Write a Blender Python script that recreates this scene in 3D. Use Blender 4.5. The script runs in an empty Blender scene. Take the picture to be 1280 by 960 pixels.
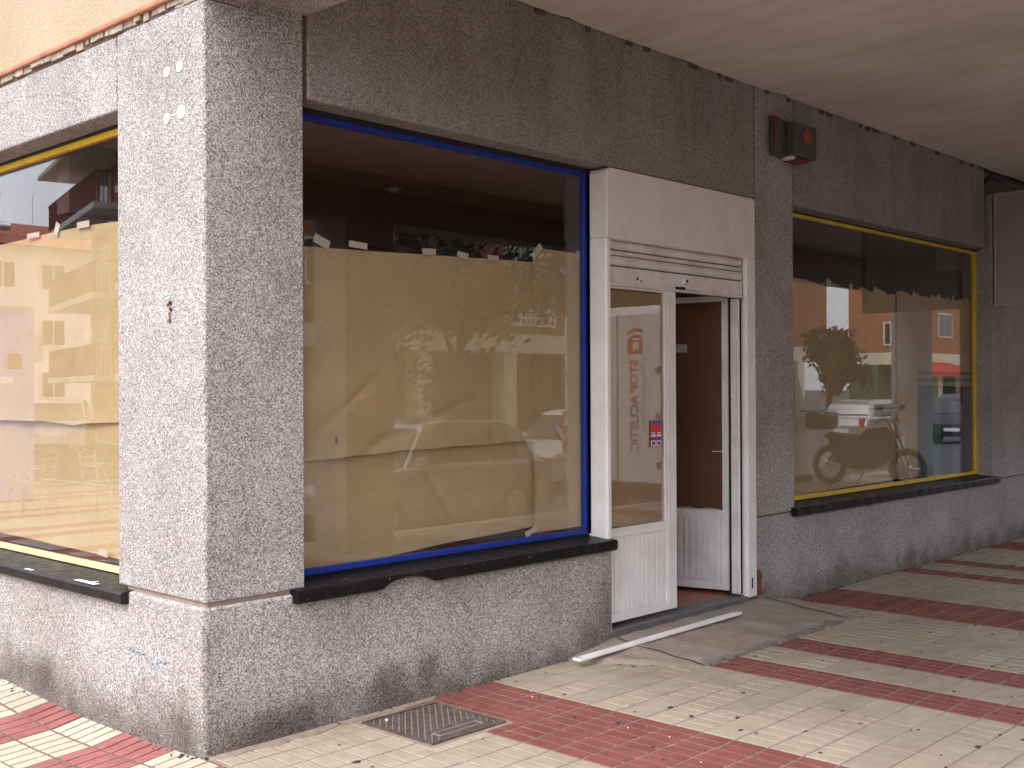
import bpy, bmesh, math, random
from mathutils import Vector, Matrix
random.seed(7)
S = bpy.context.scene
COL = S.collection

# ------------------------------------------------------------------ camera
cam_d = bpy.data.cameras.new("camera"); cam = bpy.data.objects.new("camera", cam_d); COL.objects.link(cam)
AX = ((0.686266406, 0.0000629, 0.72735027), (-0.727335987, 0.006326962, 0.686252382), (-0.004558740, -0.999979983, 0.004387744))
cam.matrix_world = Matrix((
    (AX[0][0], -AX[0][1], -AX[0][2], -2.69217434),
    (AX[1][0], -AX[1][1], -AX[1][2], -4.38180598),
    (AX[2][0], -AX[2][1], -AX[2][2], 1.6),
    (0, 0, 0, 1)))
cam_d.sensor_width = 36.0; cam_d.lens = 1425.44 / 1280 * 36.0
cam_d.clip_start = 0.05; cam_d.clip_end = 2000
S.camera = cam

# ------------------------------------------------------------------ sky and sun
SUN_DIR = Vector((-1.0, -0.22, 1.25)).normalized()          # towards the sun
elev = math.asin(SUN_DIR.z); azim = math.atan2(SUN_DIR.x, SUN_DIR.y)
W = bpy.data.worlds.new("World"); S.world = W; W.use_nodes = True
wn = W.node_tree.nodes; wl = W.node_tree.links; wn.clear()
sky = wn.new('ShaderNodeTexSky'); sky.sky_type = 'NISHITA'; sky.sun_disc = False
sky.sun_elevation = elev; sky.sun_rotation = azim; sky.dust_density = 4.5; sky.air_density = 1.0; sky.ozone_density = 1.0
hs = wn.new('ShaderNodeHueSaturation'); hs.inputs['Saturation'].default_value = 0.72
bgn = wn.new('ShaderNodeBackground'); bgn.inputs['Strength'].default_value = 0.15
wo = wn.new('ShaderNodeOutputWorld')
wl.new(sky.outputs[0], hs.inputs['Color'])
# thin bright overcast veil evenly mixed over the clear sky
veil = wn.new('ShaderNodeMix'); veil.data_type = 'RGBA'; veil.inputs['Factor'].default_value = 0.62
veil.inputs['B'].default_value = (5.3, 5.5, 6.0, 1); wl.new(hs.outputs[0], veil.inputs['A']); wl.new(veil.outputs['Result'], bgn.inputs['Color']); wl.new(bgn.outputs[0], wo.inputs['Surface'])
sl = bpy.data.lights.new("sun", 'SUN'); sl.energy = 0.5; sl.angle = math.radians(24); sl.color = (1.0, 0.96, 0.92)
so = bpy.data.objects.new("sun", sl); COL.objects.link(so)
so.rotation_euler = SUN_DIR.to_track_quat('Z', 'Y').to_euler(); so.location = (-20, -10, 30)
S.view_settings.view_transform = 'Standard'; S.view_settings.look = 'None'
S.view_settings.exposure = 1.84; S.view_settings.gamma = 1.0
S.render.engine = 'CYCLES'
try:
    S.cycles.max_bounces = 10; S.cycles.diffuse_bounces = 5; S.cycles.transparent_max_bounces = 12; S.cycles.glossy_bounces = 5
    S.cycles.caustics_reflective = False; S.cycles.caustics_refractive = False
except Exception: pass

# ------------------------------------------------------------------ material helpers
class NT:
    def __init__(s, name):
        s.m = bpy.data.materials.new(name); s.m.use_nodes = True
        s.n = s.m.node_tree.nodes; s.l = s.m.node_tree.links; s.n.clear()
        s.out = s.n.new('ShaderNodeOutputMaterial')
        s.b = s.n.new('ShaderNodeBsdfPrincipled'); s.l.new(s.b.outputs[0], s.out.inputs['Surface'])
    def node(s, t, **k):
        n = s.n.new(t)
        for a, v in k.items(): setattr(n, a, v)
        return n
    def set(s, sock, v):
        if isinstance(v, bpy.types.NodeSocket): s.l.new(v, sock)
        elif isinstance(v, (tuple, list)) and len(v) == 3 and sock.type == 'RGBA': sock.default_value = (*v, 1)
        else: sock.default_value = v
    def pos(s): return s.node('ShaderNodeNewGeometry').outputs['Position']
    def obj(s): return s.node('ShaderNodeTexCoord').outputs['Object']
    def rnd(s): return s.node('ShaderNodeObjectInfo').outputs['Random']
    def mapping(s, v, scale=(1, 1, 1), loc=(0, 0, 0)):
        n = s.node('ShaderNodeMapping'); s.set(n.inputs['Vector'], v); n.inputs['Scale'].default_value = scale; n.inputs['Location'].default_value = loc
        return n.outputs[0]
    def noise(s, v, scale, detail=4, rough=0.55, out=0):
        n = s.node('ShaderNodeTexNoise'); s.set(n.inputs['Vector'], v); n.inputs['Scale'].default_value = scale
        n.inputs['Detail'].default_value = detail; n.inputs['Roughness'].default_value = rough
        return n.outputs[out]
    def voro(s, v, scale, feature='F1', out='Color'):
        n = s.node('ShaderNodeTexVoronoi', feature=feature); s.set(n.inputs['Vector'], v); n.inputs['Scale'].default_value = scale
        return n.outputs[out]
    def ramp(s, f, pts, interp='LINEAR'):
        n = s.node('ShaderNodeValToRGB'); s.set(n.inputs['Fac'], f); r = n.color_ramp; r.interpolation = interp
        while len(r.elements) < len(pts): r.elements.new(0.5)
        for e, (p, c) in zip(r.elements, pts):
            e.position = p; e.color = (*c, 1) if isinstance(c, (tuple, list)) else (c, c, c, 1)
        return n.outputs['Color']
    def math(s, op, a, b=0.0, clamp=False):
        n = s.node('ShaderNodeMath', operation=op, use_clamp=clamp); s.set(n.inputs[0], a); s.set(n.inputs[1], b); return n.outputs[0]
    def mix(s, f, a, b, mode='MIX'):
        n = s.node('ShaderNodeMix', data_type='RGBA', blend_type=mode); s.set(n.inputs['Factor'], f); s.set(n.inputs['A'], a); s.set(n.inputs['B'], b)
        return n.outputs['Result']
    def sep(s, v):
        n = s.node('ShaderNodeSeparateXYZ'); s.set(n.inputs[0], v); return n.outputs
    def rng(s, v, a, b, c=0.0, d=1.0):
        n = s.node('ShaderNodeMapRange', clamp=True, interpolation_type='SMOOTHSTEP'); s.set(n.inputs['Value'], v)
        for i, x in zip(('From Min', 'From Max', 'To Min', 'To Max'), (a, b, c, d)): n.inputs[i].default_value = x
        return n.outputs['Result']
    def bump(s, h, strength=0.3, dist=0.01):
        n = s.node('ShaderNodeBump'); s.set(n.inputs['Height'], h); n.inputs['Strength'].default_value = strength; n.inputs['Distance'].default_value = dist
        s.l.new(n.outputs[0], s.b.inputs['Normal'])
    def fin(s, col, rough=0.6, metal=0.0, spec=0.5):
        s.set(s.b.inputs['Base Color'], col); s.set(s.b.inputs['Roughness'], rough); s.b.inputs['Metallic'].default_value = metal
        s.b.inputs['Specular IOR Level'].default_value = spec
        return s.m

M = {}
def simple(name, col, rough=0.5, metal=0.0, var=0.12, scale=8.0, bump=0.0, spec=0.5):
    t = NT(name); p = t.pos(); n = t.noise(p, scale, 5)
    c = t.mix(1.0, col, t.ramp(n, [(0.3, 1 - var), (0.7, 1 + 0 * var)]), 'MULTIPLY')
    if bump: t.bump(t.noise(p, scale * 12, 4), bump, 0.004)
    M[name] = t.fin(c, t.ramp(t.noise(p, scale * 2.3, 3), [(0.3, rough * 0.8), (0.7, min(1, rough * 1.15))]), metal, spec); return M[name]

def aggregate(name, bright=1.0, dirt=True, warm=(1.0, 0.97, 0.95), sc=150, soft=0.0, stains=()):
    """exposed-aggregate wash: white, grey and dark chips in grey cement"""
    t = NT(name); p = t.pos()
    wob = t.noise(p, 60, 2, out='Color')
    q = t.node('ShaderNodeVectorMath', operation='MULTIPLY_ADD'); t.set(q.inputs[0], wob); q.inputs[1].default_value = (0.006,) * 3; t.set(q.inputs[2], p)
    v1 = t.voro(q.outputs[0], sc); r1 = t.sep(v1)[0]
    v2 = t.voro(q.outputs[0], sc * 1.7); r2 = t.sep(v2)[1]
    a = t.ramp(r1, [(0.0, 0.03), (0.16, 0.06), (0.24, 0.26), (0.45, 0.38), (0.68, 0.62), (0.80, 0.95), (1.0, 1.0)])
    b = t.ramp(r2, [(0.0, 0.07), (0.15, 0.17), (0.3, 0.40), (0.75, 0.58), (1.0, 0.92)])
    c = t.mix(soft, t.mix(0.42, a, b), (0.42, 0.42, 0.42))
    tint = t.ramp(t.sep(v1)[2], [(0.0, (0.93, 0.96, 1.04)), (0.5, (1, 1, 1)), (1.0, (1.06, 0.98, 0.92))])
    c = t.mix(1.0, c, tint, 'MULTIPLY')
    big = t.noise(p, 1.7, 6, 0.6)
    c = t.mix(1.0, c, t.ramp(big, [(0.3, (0.76, 0.72, 0.70)), (0.55, (0.95, 0.93, 0.92)), (0.75, (1.06, 1.05, 1.05))]), 'MULTIPLY')
    if dirt:
        x, y, z = t.sep(p)[0], t.sep(p)[1], t.sep(p)[2]
        # rising damp and splash dirt with an uneven edge
        w = t.math('MULTIPLY', t.noise(p, 3.2, 6, 0.65), 0.62)
        zz = t.math('SUBTRACT', z, w)
        d = t.rng(zz, -0.36, -0.02, 1.0, 0.0)
        c = t.mix(t.math('MULTIPLY', d, 0.9), c, t.mix(1.0, c, (0.36, 0.32, 0.29), 'MULTIPLY'))
        # vertical run-off streaks under the coping
        st = t.noise(t.mapping(p, (5.5, 5.5, 0.5)), 1.0, 5, 0.6)
        hi = t.rng(z, 2.7, 3.5, 0.0, 1.0)
        c = t.mix(t.math('MULTIPLY', t.rng(st, 0.48, 0.62), t.math('MULTIPLY', hi, 0.22)), c, t.mix(1.0, c, (0.55, 0.45, 0.38), 'MULTIPLY'))
    for (sx, sy, sz, rx, ry, rz) in stains:            # blotches of grime with their own shapes
        v = t.mapping(p, (1 / rx, 1 / ry, 1 / rz), (-sx / rx, -sy / ry, -sz / rz))
        ln = t.node('ShaderNodeVectorMath', operation='LENGTH'); t.set(ln.inputs[0], v)
        dd = t.math('ADD', ln.outputs['Value'], t.math('MULTIPLY', t.noise(p, 14, 5, 0.7), 1.1))
        c = t.mix(t.rng(dd, 0.75, 2.0, 0.48, 0.0), c, t.mix(1.0, c, (0.26, 0.22, 0.19), 'MULTIPLY'))
    c = t.mix(1.0, c, tuple(k * bright for k in warm), 'MULTIPLY')
    h = t.math('SUBTRACT', 1.0, t.voro(q.outputs[0], sc, out='Distance'))
    t.bump(h, 0.55, 0.006)
    M[name] = t.fin(c, 0.85, 0, 0.3); return M[name]
aggregate('aggregate', 0.79, warm=(1.0, 0.99, 0.985), sc=195, soft=0.0)
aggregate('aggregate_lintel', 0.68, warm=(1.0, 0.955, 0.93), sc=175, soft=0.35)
aggregate('aggregate_shade', 0.84, warm=(1.0, 0.975, 0.975), sc=190, soft=0.2)  # brighter copy: makes up in colour for the dim light under the arcade
aggregate('aggregate_plinth', 0.81, warm=(1.0, 0.985, 0.97), sc=190, soft=0.0, stains=((-0.01, 0.15, 0.08, .10, .10, .22), (1.05, 0, 0.08, .16, .1, .13), (1.30, 0, 0.16, .10, .1, .10), (2.80, 0, 0.26, .13, .1, .20), (0.0, 0.0, 0.42, .022, .022, .30), (0.35, 0, 0.05, .3, .1, .10), (-0.01, 1.6, 0.1, .1, .3, .12)))
aggregate('aggregate_dark', 0.56, dirt=False, warm=(1.0, 0.91, 0.86))  # darker, browner aggregate for the recessed back wall

def stucco():
    t = NT('stucco'); p = t.pos()
    n = t.noise(p, 130, 3, 0.7); b = t.noise(p, 1.2, 5)
    c = t.mix(1.0, (0.48, 0.40, 0.285), t.ramp(n, [(0.3, 0.72), (0.6, 1.0)]), 'MULTIPLY')
    c = t.mix(1.0, c, t.ramp(b, [(0.3, (0.9, 0.88, 0.84)), (0.7, (1, 1, 1))]), 'MULTIPLY')
    t.bump(n, 0.7, 0.006); M['stucco'] = t.fin(c, 0.95, 0, 0.2)
stucco()
def plaster():
    t = NT('ceiling_plaster'); p = t.pos()
    b = t.noise(p, 0.9, 6, 0.6); s = t.noise(t.mapping(p, (3, 0.6, 1)), 1.6, 5)
    c = t.mix(1.0, (0.74, 0.695, 0.665), t.ramp(b, [(0.3, (0.80, 0.76, 0.72)), (0.7, (1, 1, 1))]), 'MULTIPLY')
    c = t.mix(1.0, c, t.ramp(s, [(0.35, (0.88, 0.86, 0.84)), (0.6, (1, 1, 1))]), 'MULTIPLY')
    sp = t.voro(p, 2.3, out='Distance'); c = t.mix(t.rng(sp, 0.03, 0.06, 0.45, 0.0), c, (0.20, 0.13, 0.09))
    c = t.mix(t.rng(t.noise(p, 6, 6, 0.75), 0.60, 0.75, 0.0, 0.22), c, t.mix(1.0, c, (0.62, 0.55, 0.48), 'MULTIPLY'))
    t.bump(t.noise(p, 40, 4), 0.25, 0.006); M['ceiling_plaster'] = t.fin(c, 0.9, 0, 0.2)
plaster()
def black_stone():
    t = NT('black_stone'); p = t.pos(); n = t.noise(p, 22, 6, 0.7)
    ch = t.noise(p, 42, 5, 0.7); f = t.rng(ch, 0.68, 0.70)
    d = t.rng(t.noise(p, 7, 5, 0.7), 0.45, 0.7)
    c = t.mix(t.math('MULTIPLY', d, 0.2), (0.006, 0.0055, 0.0065), (0.05, 0.046, 0.043))
    c = t.mix(f, c, (0.75, 0.72, 0.68))
    t.bump(n, 0.35, 0.004); M['black_stone'] = t.fin(c, t.ramp(n, [(0.3, 0.3), (0.7, 0.55)]), 0, 0.22)
black_stone()
def paint(name, col, chip=(0.25, 0.2, 0.18), amount=0.70, rough=0.4, dirt=0.25):
    t = NT(name); p = t.pos()
    n = t.noise(t.mapping(p, (1, 1, 0.6)), 26, 6, 0.7); f = t.rng(n, amount, amount + 0.012)
    d = t.noise(p, 4.5, 6, 0.65)
    c = t.mix(1.0, col, t.ramp(d, [(0.32, (1 - dirt, 1 - dirt * 1.1, 1 - dirt * 1.2)), (0.6, (1, 1, 1))]), 'MULTIPLY')
    c = t.mix(f, c, chip); t.bump(t.noise(p, 60, 3), 0.12, 0.003)
    M[name] = t.fin(c, rough, 0, 0.5)
paint('blue_paint', (0.006, 0.032, 0.30), (0.4, 0.4, 0.42), 0.74)
paint('yellow_paint', (0.85, 0.58, 0.04), (0.08, 0.06, 0.04), 0.745)
paint('cream_yellow_paint', (0.83, 0.74, 0.38), (0.1, 0.09, 0.07), 0.75)
paint('white_paint', (0.86, 0.85, 0.855), (0.10, 0.08, 0.09), 0.725, 0.38, 0.12)
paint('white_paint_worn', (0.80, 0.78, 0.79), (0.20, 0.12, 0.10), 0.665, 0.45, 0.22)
paint('white_render', (0.82, 0.775, 0.76), (0.55, 0.5, 0.46), 0.80, 0.7, 0.10)
simple('dark_gap', (0.02, 0.016, 0.015), 0.9)
simple('groove_mortar', (0.34, 0.26, 0.21), 0.95, scale=20, bump=0.4, var=0.35)
simple('joint_brown', (0.13, 0.085, 0.06), 0.95, scale=14, bump=0.4, var=0.4)
simple('terracotta_trim', (0.47, 0.21, 0.12), 0.85, scale=9, bump=0.5, var=0.35)
simple('broken_mortar', (0.52, 0.42, 0.34), 0.95, scale=30, bump=0.9, var=0.5)
simple('threshold_stone', (0.13, 0.135, 0.13), 0.38, scale=10, var=0.35)
simple('shop_floor', (0.42, 0.17, 0.10), 0.5, scale=6, var=0.2)
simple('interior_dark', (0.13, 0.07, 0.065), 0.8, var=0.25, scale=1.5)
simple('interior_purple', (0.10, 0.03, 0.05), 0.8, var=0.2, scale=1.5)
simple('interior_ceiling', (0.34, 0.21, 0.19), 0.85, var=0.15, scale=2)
simple('tape', (0.66, 0.60, 0.50), 0.5, var=0.15, scale=40)
simple('glue_white', (0.82, 0.80, 0.77), 0.7, var=0.1, scale=60)
simple('alarm_green', (0.085, 0.095, 0.085), 0.8, var=0.3, scale=20)
simple('rusty_red', (0.22, 0.045, 0.04), 0.8, var=0.4, scale=30)
simple('cable_black', (0.015, 0.014, 0.015), 0.6)
simple('steel', (0.5, 0.5, 0.52), 0.3, 1.0)
simple('sign_grey', (0.42, 0.39, 0.375), 0.35, var=0.2, scale=2)
simple('aluminium', (0.62, 0.61, 0.60), 0.35, 0.9)
simple('rubber', (0.02, 0.02, 0.02), 0.8)
simple('teal_board', (0.09, 0.17, 0.17), 0.6)
simple('navy_board', (0.02, 0.025, 0.06), 0.6)
simple('violet_board', (0.16, 0.16, 0.28), 0.6)
simple('orange_plastic', (0.36, 0.055, 0.025), 0.7)
simple('red_print', (0.66, 0.03, 0.05), 0.4); simple('blue_print', (0.04, 0.06, 0.42), 0.4); simple('grey_print', (0.13, 0.125, 0.13), 0.5)
simple('coral_print', (0.62, 0.10, 0.06), 0.5)
simple('white_print', (0.85, 0.85, 0.85), 0.4)
simple('graffiti_blue', (0.30, 0.42, 0.50), 0.8, var=0.3, scale=80)
simple('rust', (0.22, 0.08, 0.05), 0.9, var=0.5, scale=40, bump=0.4)
simple('grit_dark', (0.03, 0.027, 0.025), 0.8)

def tile_mat(name, col, col2, stain):
    t = NT(name); p = t.pos(); r = t.rnd()
    n = t.noise(p, 9, 6, 0.65); f = t.noise(p, 170, 3, 0.7)
    c = t.mix(t.rng(n, 0.35, 0.68), col, col2)
    c = t.mix(1.0, c, t.ramp(f, [(0.3, 0.82), (0.65, 1.0)]), 'MULTIPLY')
    c = t.mix(1.0, c, t.ramp(r, [(0, 0.88), (1, 1.0)]), 'MULTIPLY')
    big = t.noise(p, 1.1, 6, 0.65)
    c = t.mix(t.rng(big, 0.42, 0.70, 0.0, 0.60), c, t.mix(1.0, c, stain, 'MULTIPLY'))
    dk = t.noise(p, 24, 5, 0.75); c = t.mix(t.rng(dk, 0.66, 0.76, 0, 0.55), c, t.mix(1.0, c, (0.35, 0.3, 0.27), 'MULTIPLY'))
    t.bump(f, 0.3, 0.002); M[name] = t.fin(c, t.ramp(n, [(0.3, 0.5), (0.7, 0.75)]), 0, 0.4)
tile_mat('tile_cream', (0.46, 0.395, 0.315), (0.39, 0.335, 0.265), (0.74, 0.69, 0.65))
tile_mat('tile_red', (0.27, 0.094, 0.080), (0.215, 0.073, 0.064), (0.75, 0.65, 0.62))
tile_mat('tile_cream_lit', (0.54, 0.485, 0.39), (0.48, 0.41, 0.31), (0.86, 0.80, 0.72))  # lit copy of the cream tile: open daylight put into a lighter colour
tile_mat('tile_red_lit', (0.34, 0.125, 0.115), (0.27, 0.085, 0.08), (0.9, 0.75, 0.7))  # lit copy of the red tile for the side street, daylight in its colour
simple('tile_mortar', (0.33, 0.25, 0.22), 0.95, scale=25, var=0.5, bump=0.4)
simple('side_mortar', (0.20, 0.13, 0.10), 0.95, scale=25, var=0.5, bump=0.4)
def concrete():
    t = NT('ramp_concrete'); p = t.pos(); n = t.noise(p, 5, 7, 0.7); f = t.noise(p, 60, 4, 0.7)
    c = t.mix(t.rng(n, 0.3, 0.7), (0.30, 0.25, 0.215), (0.41, 0.345, 0.29))
    c = t.mix(t.rng(t.noise(p, 2.6, 6, 0.7), 0.5, 0.68, 0, 0.5), c, (0.30, 0.205, 0.17))
    c = t.mix(1.0, c, t.ramp(f, [(0.3, 0.68), (0.6, 1.0)]), 'MULTIPLY')
    y = t.sep(p)[1]; e = t.math('ADD', y, t.math('MULTIPLY', t.noise(p, 9, 5), 0.10))
    t.bump(f, 0.4, 0.005); M['ramp_concrete'] = t.fin(c, 0.8, 0, 0.35)
    simple('ramp_edge_cement', (0.29, 0.26, 0.24), 0.85, var=0.5, scale=14, bump=0.6)
concrete()
def iron():
    t = NT('cast_iron'); p = t.pos(); n = t.noise(p, 18, 5, 0.7)
    c = t.mix(t.rng(n, 0.35, 0.65), (0.085, 0.062, 0.058), (0.15, 0.12, 0.11)); t.bump(t.noise(p, 120, 3), 0.3, 0.002)
    M['cast_iron'] = t.fin(c, 0.55, 0.3)
    simple('iron_rib', (0.33, 0.29, 0.28), 0.5, 0.2, var=0.4, scale=40)
iron()
def paper(name, col, dark=0.8):
    t = NT(name); p = t.pos()
    fib = t.noise(t.mapping(p, (1.0, 1.0, 9.0)), 22, 5, 0.6); big = t.noise(p, 1.6, 4)
    c = t.mix(1.0, col, t.ramp(fib, [(0.3, 0.88), (0.65, 1.0)]), 'MULTIPLY')
    c = t.mix(1.0, c, t.ramp(big, [(0.3, (dark, dark, dark * 0.97)), (0.65, (1, 1, 1))]), 'MULTIPLY')
    t.bump(t.math('ADD', t.noise(p, 3.5, 5), t.math('MULTIPLY', fib, 0.04)), 0.5, 0.035)
    M[name] = t.fin(c, 0.7, 0, 0.3)
paper('kraft_paper', (0.61, 0.455, 0.255), 0.88)
paper('shaded_kraft', (0.135, 0.058, 0.031))  # kraft paper darkened in colour for the shade of the shop interior
paper('kraft_ochre', (0.62, 0.475, 0.26))
def glass():
    t = NT('window_glass'); t.n.remove(t.b)
    tr = t.node('ShaderNodeBsdfTransparent'); tr.inputs['Color'].default_value = (0.93, 0.925, 0.92, 1)
    gl = t.node('ShaderNodeBsdfGlossy'); gl.inputs['Roughness'].default_value = 0.0; gl.inputs['Color'].default_value = (1, 1, 1, 1)
    lw = t.node('ShaderNodeLayerWeight'); lw.inputs['Blend'].default_value = 0.5
    fr = t.math('ADD', 0.045, t.math('MULTIPLY', 0.955, t.math('POWER', lw.outputs['Facing'], 5.0)))   # Schlick, the same from both sides of the thin pane
    mx = t.node('ShaderNodeMixShader'); t.l.new(fr, mx.inputs[0]); t.l.new(tr.outputs[0], mx.inputs[1]); t.l.new(gl.outputs[0], mx.inputs[2])
    t.l.new(mx.outputs[0], t.out.inputs['Surface']); M['window_glass'] = t.m
glass()
simple('dark_glass', (0.02, 0.023, 0.027), 0.08, var=0.1)
def asphalt():
    t = NT('asphalt'); p = t.pos(); n = t.noise(p, 90, 4, 0.8); c = t.ramp(n, [(0.3, 0.035), (0.7, 0.075)])
    t.bump(n, 0.4, 0.01); M['asphalt'] = t.fin(c, 0.85)
asphalt()
def brick_wall(name, c1, c2, mo, sc=1.0):
    t = NT(name); p = t.pos(); s = t.sep(p); cb = t.node('ShaderNodeCombineXYZ')
    t.l.new(t.math('ADD', s[0], s[1]), cb.inputs[0]); t.l.new(s[2], cb.inputs[1])
    b = t.node('ShaderNodeTexBrick'); t.l.new(cb.outputs[0], b.inputs['Vector'])
    b.inputs['Color1'].default_value = (*c1, 1); b.inputs['Color2'].default_value = (*c2, 1); b.inputs['Mortar'].default_value = (*mo, 1)
    b.inputs['Scale'].default_value = sc; b.inputs['Brick Width'].default_value = 0.25; b.inputs['Row Height'].default_value = 0.065; b.inputs['Mortar Size'].default_value = 0.008
    c = t.mix(1.0, b.outputs['Color'], t.ramp(t.noise(p, 0.8, 5), [(0.3, 0.85), (0.7, 1.0)]), 'MULTIPLY')
    M[name] = t.fin(c, 0.9)
brick_wall('terracotta_brick', (0.46, 0.15, 0.07), (0.38, 0.11, 0.055), (0.34, 0.22, 0.15))
simple('cream_facade', (0.82, 0.74, 0.56), 0.9, scale=1.2, var=0.15)
simple('white_facade', (0.74, 0.72, 0.68), 0.9, scale=1.2, var=0.12)
simple('roof_tile_red', (0.40, 0.11, 0.06), 0.85, scale=5, var=0.4)
simple('slab_grey', (0.5, 0.47, 0.44), 0.85, scale=3, var=0.2)
simple('bark', (0.09, 0.065, 0.045), 0.95, scale=15, var=0.5)
simple('leaf_green', (0.04, 0.065, 0.022), 0.6, scale=2.5, var=0.5)
simple('silver_car_paint', (0.50, 0.51, 0.53), 0.22, 0.5)
simple('white_car_paint', (0.80, 0.80, 0.80), 0.25)
simple('dark_car_paint', (0.06, 0.065, 0.075), 0.2, 0.3)
simple('red_awning', (0.55, 0.03, 0.03), 0.7)
simple('green_fascia', (0.03, 0.14, 0.07), 0.5)
simple('lime_panel', (0.40, 0.60, 0.05), 0.5)
simple('booth_blue', (0.42, 0.43, 0.72), 0.3)
simple('lamp_red', (0.5, 0.02, 0.01), 0.2)
simple('lamp_clear', (0.8, 0.8, 0.8), 0.1)

# ------------------------------------------------------------------ mesh helpers
class MB:
    """collects shapes in world coordinates into one mesh"""
    def __init__(s): s.v = []; s.f = []; s.mi = []; s.cut = []
    def add(s, vs, fs, mi=0):
        o = len(s.v); s.cut.append((o, len(s.f))); s.v += [tuple(v) for v in vs]; s.f += [tuple(i + o for i in f) for f in fs]; s.mi += [mi] * len(fs); return s
    def box(s, x0, x1, y0, y1, z0, z1, mi=0):
        vs = [(x0, y0, z0), (x1, y0, z0), (x1, y1, z0), (x0, y1, z0), (x0, y0, z1), (x1, y0, z1), (x1, y1, z1), (x0, y1, z1)]
        return s.add(vs, [(3, 2, 1, 0), (4, 5, 6, 7), (0, 1, 5, 4), (1, 2, 6, 5), (2, 3, 7, 6), (3, 0, 4, 7)], mi)
    def boxm(s, mat, sx, sy, sz, mi=0):
        """box centred at a matrix"""
        vs = [mat @ Vector((a * sx / 2, b * sy / 2, c * sz / 2)) for c in (-1, 1) for a, b in ((-1, -1), (1, -1), (1, 1), (-1, 1))]
        return s.add(vs, [(3, 2, 1, 0), (4, 5, 6, 7), (0, 1, 5, 4), (1, 2, 6, 5), (2, 3, 7, 6), (3, 0, 4, 7)], mi)
    def prism(s, pts, axis, a, b, mi=0):
        """extrude a closed 2D outline along axis ('x','y','z') from a to b"""
        def P(u, v, w): return {'x': (w, u, v), 'y': (u, w, v), 'z': (u, v, w)}[axis]
        n = len(pts); vs = [P(u, v, a) for u, v in pts] + [P(u, v, b) for u, v in pts]
        return s.add(vs, [tuple(range(n))[::-1], tuple(range(n, 2 * n))] + [(i, (i + 1) % n, n + (i + 1) % n, n + i) for i in range(n)], mi)
    def cyl(s, c, axis, r, h, n=16, r2=None, mi=0):
        r2 = r if r2 is None else r2; vs = []
        for k, rr in ((0, r), (1, r2)):
            for i in range(n):
                a = 2 * math.pi * i / n; u, v = rr * math.cos(a), rr * math.sin(a); w = h * k
                d = {'x': (w, u, v), 'y': (u, w, v), 'z': (u, v, w)}[axis]; vs.append((c[0] + d[0], c[1] + d[1], c[2] + d[2]))
        return s.add(vs, [tuple(range(n))[::-1], tuple(range(n, 2 * n))] + [(i, (i + 1) % n, n + (i + 1) % n, n + i) for i in range(n)], mi)
    def tube(s, pts, r, n=6, mi=0):
        pts = [Vector(p) for p in pts]; rs = r if isinstance(r, (list, tuple)) else [r] * len(pts); vs = []
        for i, p in enumerate(pts):
            d = (pts[min(i + 1, len(pts) - 1)] - pts[max(i - 1, 0)]).normalized()
            up = Vector((0, 0, 1)) if abs(d.z) < 0.9 else Vector((1, 0, 0)); a = d.cross(up).normalized(); b = d.cross(a)
            for k in range(n):
                t = 2 * math.pi * k / n; vs.append(p + a * rs[i] * math.cos(t) + b * rs[i] * math.sin(t))
        fs = [(i * n + k, i * n + (k + 1) % n, (i + 1) * n + (k + 1) % n, (i + 1) * n + k) for i in range(len(pts) - 1) for k in range(n)]
        return s.add(vs, fs + [tuple(range(n))[::-1], tuple(range((len(pts) - 1) * n, len(pts) * n))], mi)
    def grid(s, fn, nu, nv, mi=0):
        vs = [fn(i / nu, j / nv) for j in range(nv + 1) for i in range(nu + 1)]
        return s.add(vs, [(j * (nu + 1) + i, j * (nu + 1) + i + 1, (j + 1) * (nu + 1) + i + 1, (j + 1) * (nu + 1) + i) for j in range(nv) for i in range(nu)], mi)
    def each(s, name, mats, parent=None, **k):
        """every added shape becomes an object of its own"""
        out = []
        for (a, b), (c, d) in zip(s.cut, s.cut[1:] + [(len(s.v), len(s.f))]):
            m = MB(); m.v = s.v[a:c]; m.f = [tuple(i - a for i in f) for f in s.f[b:d]]; m.mi = s.mi[b:d]; out.append(m.build(name, mats, parent, **k))
        return out
    def build(s, name, mats, parent=None, bevel=0, smooth=False, solid=0, label=None, kind=None):
        me = bpy.data.meshes.new(name); o = bpy.data.objects.new(name, me); COL.objects.link(o)
        org = Vector(parent_world(parent)) if parent else (Vector((0, 0, 0)))
        me.from_pydata([tuple(Vector(v) - org) for v in s.v], [], s.f)
        for m in (mats if isinstance(mats, (list, tuple)) else [mats]): me.materials.append(M[m])
        for p, i in zip(me.polygons, s.mi): p.material_index = i; p.use_smooth = smooth
        bm = bmesh.new(); bm.from_mesh(me); bmesh.ops.recalc_face_normals(bm, faces=bm.faces[:]); bm.to_mesh(me); bm.free()
        if parent: o.parent = parent
        if solid: md = o.modifiers.new('thick', 'SOLIDIFY'); md.thickness = solid; md.offset = 0
        if bevel:
            md = o.modifiers.new('bevel', 'BEVEL'); md.width = bevel; md.segments = 2; md.limit_method = 'ANGLE'
        if label: o['label'] = label
        if kind: o['kind'] = kind
        return o
WORLD = {}
def parent_world(o):
    v = Vector((0, 0, 0))
    while o: v += Vector(o.location); o = o.parent
    return v
def tag(o, label, cat, group=None, kind=None):
    o['label'] = label; o['category'] = cat
    if group: o['group'] = group
    if kind: o['kind'] = kind
    return o
def thing(name, label, cat, loc=(0, 0, 0), group=None):
    o = bpy.data.objects.new(name, None); COL.objects.link(o); o.location = loc; o.empty_display_size = 0.1
    return tag(o, label, cat, group)
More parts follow.
